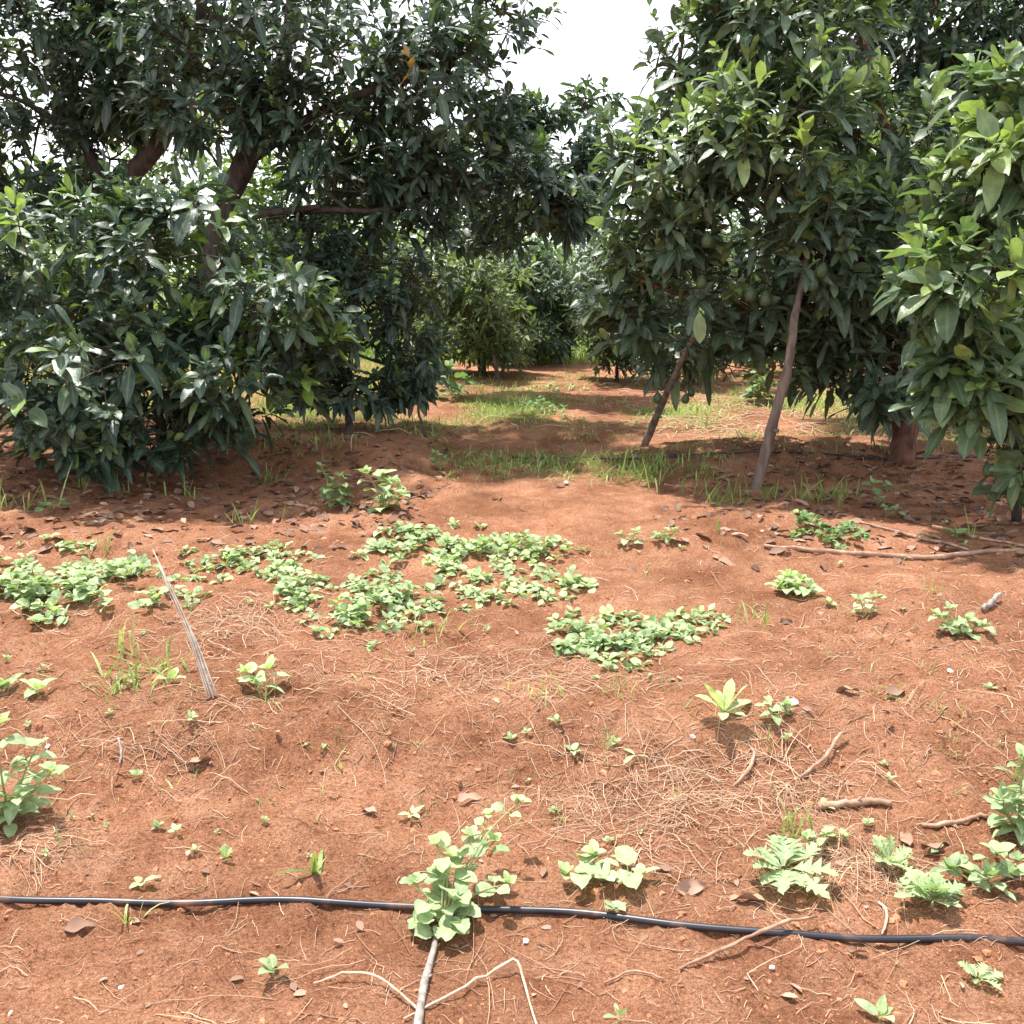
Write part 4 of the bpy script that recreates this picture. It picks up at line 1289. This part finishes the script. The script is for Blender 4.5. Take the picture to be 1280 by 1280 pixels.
tuft("grass tuft in the shade between the poles' row and the red trunk", 1020, 625, 40, 42, .7, tint=.45, rad_px=18)
tuft("smaller grass tuft in the shade left of the red trunk", 1055, 620, 20, 32, .5, tint=.5, rad_px=10)
tuft("dark grass tuft in the shade under the young tree", 338, 602, 26, 34, .8, tint=.3, rad_px=12, mat=M_GRASS)
tuft("grass tuft under the left end of the young tree", 120, 605, 26, 38, .8, tint=.35, rad_px=20)
tuft("thin grass blades in front of the young tree's foot", 245, 622, 14, 40, .7, tint=.5, rad_px=20)
tuft("green grass tuft on the lane's shade line", 610, 575, 40, 32, .8, tint=.42, rad_px=34)
tuft("grass tuft right of the lane's shade line", 745, 580, 36, 32, .8, tint=.42, rad_px=36)
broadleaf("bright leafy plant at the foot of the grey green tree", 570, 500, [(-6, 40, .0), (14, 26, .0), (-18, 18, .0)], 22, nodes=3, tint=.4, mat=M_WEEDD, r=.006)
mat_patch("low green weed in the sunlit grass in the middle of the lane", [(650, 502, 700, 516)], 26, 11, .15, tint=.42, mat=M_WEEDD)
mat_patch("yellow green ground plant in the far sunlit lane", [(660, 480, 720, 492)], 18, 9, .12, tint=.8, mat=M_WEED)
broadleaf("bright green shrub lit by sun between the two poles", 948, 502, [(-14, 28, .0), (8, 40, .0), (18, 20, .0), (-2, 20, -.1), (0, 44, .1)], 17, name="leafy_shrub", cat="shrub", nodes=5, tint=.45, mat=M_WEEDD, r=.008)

# ------------------------------------------------------------------ dead grass clumps
def dead_clump(label, px, py, n, rx, ry, L, up=.35):
    b = G(px, py)
    s = mpp(b)
    mb = MB()
    x = px + rng.normal(0, .45, n) * rx
    y = py + rng.normal(0, .45, n) * ry
    g = Gv(x, y)
    strands(mb, g, L, up * .35, .12, curl=.18)
    return tag(mb.build("dead_grass_clump", M_STRAW, None, origin=b), label, "dead grass", "dead grass clumps on the slope")


def strands(mb, g, L, up, tmin=.0, rmin=.00035, rmax=.0013, curl=.5, tint=None):
    n = len(g)
    K = 7
    az = rng.uniform(0, 6.283, n)
    dz = rng.normal(0, curl, n)
    LL = L * (.2 + 1.2 * rng.uniform(0, 1, n) ** 1.6)
    pts = np.zeros((n, K, 3))
    p = g.copy()
    lift = np.abs(rng.normal(0, up, n)) * LL * .35
    for k in range(K):
        f = k / (K - 1)
        zz = H(p[:, 0], p[:, 1])
        pts[:, k] = p
        pts[:, k, 2] = zz + .0015 + lift * np.sin(np.pi * min(1, f * 1.05)) + rng.uniform(0, .002, n)
        p = p + np.stack([np.cos(az), np.sin(az), np.zeros(n)], -1) * (LL / (K - 1))[:, None]
        az = az + dz * .40 + rng.normal(0, .075, n) + (rng.uniform(0, 1, n) < .06) * rng.normal(0, .9, n)
    r0 = rng.uniform(rmin, rmax, n)
    dist = np.linalg.norm(g - CAM, axis=1)
    r0 = r0 * np.clip(dist / 2.6, .9, 2.2)
    rad = r0[:, None] * np.linspace(1, .45, K)[None]
    tubes(mb, pts, rad, 4, np.clip(rng.beta(1.6, 1.9, n) + tmin * .3, 0, 1) if tint is None else tint, cap=False)


dead_clump("widest tangle of dead grass on the slope right of centre", 810, 1000, 480, 150, 80, .15, .7)
dead_clump("tangle of dead grass at the tan stick", 985, 985, 260, 85, 60, .13, .7)
dead_clump("dry root tangle on the bank above the left weed", 215, 945, 130, 150, 50, .14, .4)
dead_clump("dead grass under the lobed weed on straw", 1060, 1080, 330, 110, 40, .15, .5)
dead_clump("dead grass among the weed patches at left of centre", 300, 775, 260, 100, 40, .16, .8)
dead_clump("dead grass strip across the middle behind the bank", 600, 845, 380, 260, 40, .15, .6)
dead_clump("dead grass at the left edge beside the upright weed", 40, 1060, 110, 70, 40, .12, .5)

# ------------------------------------------------------------------ straw, litter, clods, grass: uncountable
def straw():
    mb = MB()
    n = 17000
    x = rng.uniform(-300, 1600, n)
    y = 660 + rng.uniform(0, 1, n) ** .85 * 660
    dens = .14 + .75 * np.exp(-((y - 840) / 75) ** 2) + .8 * np.exp(-(((x - 870) / 230) ** 2 + ((y - 1020) / 85) ** 2)) + .3 * np.exp(-((y - 725) / 60) ** 2)
    dens = dens * np.where((x < 500) & (y > 890), .6, 1)
    g = Gv(x, y)
    keep = rng.uniform(0, 1.1, n) < dens * (.55 + 1.1 * (vn(g[:, 0], g[:, 1], .35, 51) + .5))
    strands(mb, g[keep], .075, .08, curl=.2)
    n = 420
    x = rng.uniform(-60, 1340, n)
    y = rng.uniform(700, 1300, n)
    strands(mb, Gv(x, y), .20, .14, rmin=.0007, rmax=.0014, curl=.16)
    n = 2200
    x, y = rng.uniform(440, 1330, n), rng.uniform(478, 552, n)
    g = Gv(x, y)
    keep = rng.uniform(0, 1, n) < .15 + .6 * sstep(700, 950, x) + .6 * vn(g[:, 0], g[:, 1], .9, 91)
    strands(mb, g[keep], .30, .25, rmin=.0012, rmax=.0024, curl=.3, tint=rng.uniform(.55, 1, keep.sum()))
    tag(mb.build("straw", M_STRAW), "scattered dry straw and rootlets over the red soil", "straw", kind='stuff')


straw()


def litter():
    mb = MB()
    n = 6600
    x = rng.uniform(-350, 1700, n)
    y = rng.uniform(548, 715, n)
    left = (x < 560) * np.exp(-np.clip((y - 610) / 55, 0, 9) ** 2) * np.clip((600 - x) / 150, 0, 1)
    right = np.clip((x - 800) / 200, 0, 1) * np.exp(-np.clip((y - 630) / 45, 0, 9) ** 2)
    keep = rng.uniform(0, 1, n) < .015 + np.maximum(left, right) * .95
    g = Gv(x[keep], y[keep])
    m = len(g)
    g[:, 2] += .006
    d = frame_leaf(m, None, rng.uniform(-8, 25, m))
    L = rng.uniform(.035, .105, m)
    leaves(mb, g, d, UPV + rng.normal(0, .35, (m, 3)), L, L * .42, rng.uniform(0, .35, m), np.clip(rng.beta(1.4, 2.2, m), 0, 1), AVO, .35, wave=.08)
    n = 170
    g = Gv(rng.uniform(-50, 1330, n), rng.uniform(680, 1280, n))
    g[:, 2] += .004
    d = frame_leaf(n, None, rng.uniform(-8, 25, n))
    L = rng.uniform(.012, .04, n)
    leaves(mb, g, d, UPV + rng.normal(0, .4, (n, 3)), L, L * .5, rng.uniform(0, .3, n), rng.uniform(.2, 1, n), AVO, .35)
    tag(mb.build("leaf_litter", M_LITTER), "brown fallen leaves covering the soil in the shade under the trees", "leaf litter", kind='stuff')


litter()

DEADS = "large dead leaves on the soil"
for (lab, px, py, Lpx, az, tnt) in [
        ("pinkish dead leaf curled at the right among straw", 1172, 1058, 42, 10, .75),
        ("tan dead leaf standing beside the feathery weed", 1132, 1048, 34, 80, .8),
        ("large tan dead leaf flat above the pipe at right", 930, 1128, 50, 170, .95),
        ("crumpled white dead leaf just above the pipe", 868, 1112, 46, 20, 1.0),
        ("small brown dead leaf left of the crumpled white one", 826, 1088, 26, 150, .5),
        ("narrow pale dead leaf on the middle right soil", 1062, 868, 34, 0, .85),
        ("brown dead leaf near a sprig at middle right", 1122, 868, 34, 20, .6),
        ("whitish dead leaf in the shade near the red trunk", 1200, 628, 20, 10, 1.0),
        ("pale dead leaf below the small bank at left", 255, 955, 40, 35, .9),
        ("white dead leaf beside straw left of the trailing weed", 465, 1018, 30, -30, 1.0),
        ("pale crumpled dead leaf above the trailing weed", 590, 1000, 36, 10, .95),
        ("grey dead leaf below the pipe at left", 105, 1162, 40, 15, .5),
        ("small dark dead leaf near the middle right sprigs", 985, 780, 20, 0, .3)]:
    b = G(px, py)
    s = mpp(b)
    mb = MB()
    a = math.radians(az)
    d = np.array([[math.cos(a), math.sin(a), .12]])
    st = b - d[0] * Lpx * s * .5
    st[2] = H(b[0], b[1]) + .008
    leaves(mb, st[None], d, UPV + rng.normal(0, .45, (1, 3)), Lpx * s * .85, Lpx * s * .40, .12, tnt * .8, OVATE, .5, wave=.16)
    tag(mb.build("dead_leaf", M_LITTER, None, origin=b), lab, "dead leaf", DEADS)


def lumps(mb, c, r, tint=.5):
    ph = (1 + 5 ** .5) / 2
    iv = norm(np.array([[-1, ph, 0], [1, ph, 0], [-1, -ph, 0], [1, -ph, 0], [0, -1, ph], [0, 1, ph], [0, -1, -ph], [0, 1, -ph], [ph, 0, -1], [ph, 0, 1], [-ph, 0, -1], [-ph, 0, 1]], float))
    it = np.array([[0, 11, 5], [0, 5, 1], [0, 1, 7], [0, 7, 10], [0, 10, 11], [1, 5, 9], [5, 11, 4], [11, 10, 2], [10, 7, 6], [7, 1, 8], [3, 9, 4], [3, 4, 2], [3, 2, 6], [3, 6, 8], [3, 8, 9], [4, 9, 5], [2, 4, 11], [6, 2, 10], [8, 6, 7], [9, 8, 1]])
    n = len(c)
    sc = rng.uniform(.6, 1.25, (n, 1, 3))
    jit = 1 + rng.normal(0, .24, (n, 12, 1))
    v = c[:, None] + iv[None] * jit * sc * r[:, None, None] * [1, 1, .7]
    t = (it[None] + (np.arange(n) * 12)[:, None, None]).reshape(-1, 3)
    mb.add(v.reshape(-1, 3), t, None, np.repeat(np.broadcast_to(tint, (n,)), 12))


def clods():
    mb = MB()
    n = 10000
    x = rng.uniform(-250, 1550, n)
    y = 585 + rng.uniform(0, 1, n) ** .75 * 735
    g = Gv(x, y)
    keep = rng.uniform(0, 1, n) < .25 + 1.1 * (vn(g[:, 0], g[:, 1], .4, 61) + .5) ** 1.5
    g = g[keep]
    r = np.minimum(.0018 * (1 / np.maximum(rng.uniform(0, 1, len(g)), .006)) ** .42, .011) * np.clip(np.linalg.norm(g - CAM, axis=1) / 2.7, .9, 2.0)
    lumps(mb, g, r)
    tag(mb.build("soil_clods", M_CLOD, smooth=False), "loose crumbs and clods of red soil", "soil", kind='stuff')


clods()

PEB = "pale pebbles on the soil"
for (lab, px, py, r) in [("small square white pebble below the pipe right of the leafy weed", 657, 1177, 4.2), ("white pebble below the pipe between twigs at right", 965, 1211, 5),
                         ("tiny white pebble below the pipe at lower left", 151, 1234, 3), ("white pebble at the bottom left corner", 12, 1268, 3.5),
                         ("white fleck of stone on the bank at left", 60, 935, 3.2), ("pale pebble beside straw at middle right", 1188, 841, 4),
                         ("white pebble right of the lance leaved weed", 992, 880, 5), ("pale pebble near the lone compact weed", 982, 732, 6),
                         ("pale stone on the lane soil near the centre", 708, 606, 4), ("pale fleck on the bank's lower slope at right", 866, 923, 4)]:
    b = G(px, py)
    mb = MB()
    rr = r * mpp(b)
    lumps(mb, (b + [0, 0, rr * .6])[None], np.array([rr]))
    tag(mb.build("pebble", M_STONE, None, origin=b, smooth=False), lab, "pebble", PEB)


def far_grass():
    mb = MB()
    n = 30000
    x = rng.uniform(330, 1330, n)
    y = rng.uniform(468, 600, n)
    zone = np.exp(-((y - 510) / 30) ** 2) * 1.0 + .26 * np.exp(-((y - 578) / 16) ** 2) * (x > 540) * (x < 900)
    g = Gv(x, y)
    keep = rng.uniform(0, 1, n) < zone * (.22 + .25 * (x > 850) + 1.6 * (vn(g[:, 0], g[:, 1], .8, 71)))
    g = g[keep]
    tn = np.clip(.5 + sstep(1.0, 2.2, g[:, 0]) * .22 + rng.normal(0, .15, len(g)), 0, 1)
    for lo, hi in ((0, .5), (.5, .75), (.75, 1.01)):
        s = (tn >= lo) & (tn < hi)
        if s.any():
            grass_blades(mb, g[s], 12, rng.uniform(.04, .14, s.sum()), 1.5, (lo + hi) / 2, .075, .09, .7)
    m = 7000
    y2 = 14.9 + rng.uniform(0, 1, m) ** 1.6 * 17
    x2 = rng.uniform(-.62, .62, m) * y2
    g = np.stack([x2, y2, H(x2, y2)], -1)
    grass_blades(mb, g, 10, rng.uniform(.10, .38, m), .6, .42, .06, .12)
    m = 2600
    y2 = rng.uniform(9.6, 15, m)
    x2 = -1.0 - rng.uniform(0, 1, m) * (y2 * .6 - .5)
    g = np.stack([x2, y2, H(x2, y2)], -1)
    grass_blades(mb, g, 10, rng.uniform(.05, .20, m), .7, .5, .06, .10)
    tag(mb.build("grass", M_GRASS), "short green and straw coloured grass on the sunlit strip beyond the first trees", "grass", kind='stuff')


def near_grass():
    mb = MB()
    n = 420
    g = Gv(rng.uniform(-40, 1320, n), 600 + rng.uniform(0, 1, n) * 480)
    keep = rng.uniform(0, 1, n) < .25 + .9 * (vn(g[:, 0], g[:, 1], .5, 81) + .3)
    g = g[keep]
    grass_blades(mb, g, 4, rng.uniform(.02, .07, len(g)), .8, .6, .06, .012)
    tag(mb.build("grass_seedlings", M_GRASS), "sparse tiny grass blades and sprouts dotted over the soil", "grass", kind='stuff')


far_grass()
near_grass()

# tiny sprouts dotted between the patches
n = 0
while n < 70:
    px, py = float(rng.uniform(5, 1275)), 655 + float(rng.uniform(0, 1)) ** 1.2 * 420
    g = G(px, py)
    mb = MB()
    m = int(rng.integers(3, 7))
    L = rng.uniform(.012, .034) * (1 + .12 * max(0, g[1] - 3))
    d = frame_leaf(m, np.arange(m) * 2.4 + rng.uniform(0, 6), rng.uniform(10, 65, m))
    leaves(mb, g + np.array([0, 0, L * .35]) + d * .003, d, UPV + rng.normal(0, .2, (m, 3)), L * rng.uniform(.6, 1.1, m), L * rng.uniform(.35, .6), .25,
           np.clip(.6 + rng.normal(0, .2, m), 0, 1), OVATE, .2)
    tubes(mb, np.stack([g - [0, 0, .004], g + [0, 0, L * .2], g + [0, 0, L * .45]]), np.array([.0012, .001, .0008]) * (1 + .2 * max(0, g[1] - 2)), 4, .5)
    tag(mb.build("sprout", M_WEED, None, origin=g), "tiny pale green sprout on the open red soil between the weed patches", "seedling", "tiny sprouts scattered over the soil")
    n += 1
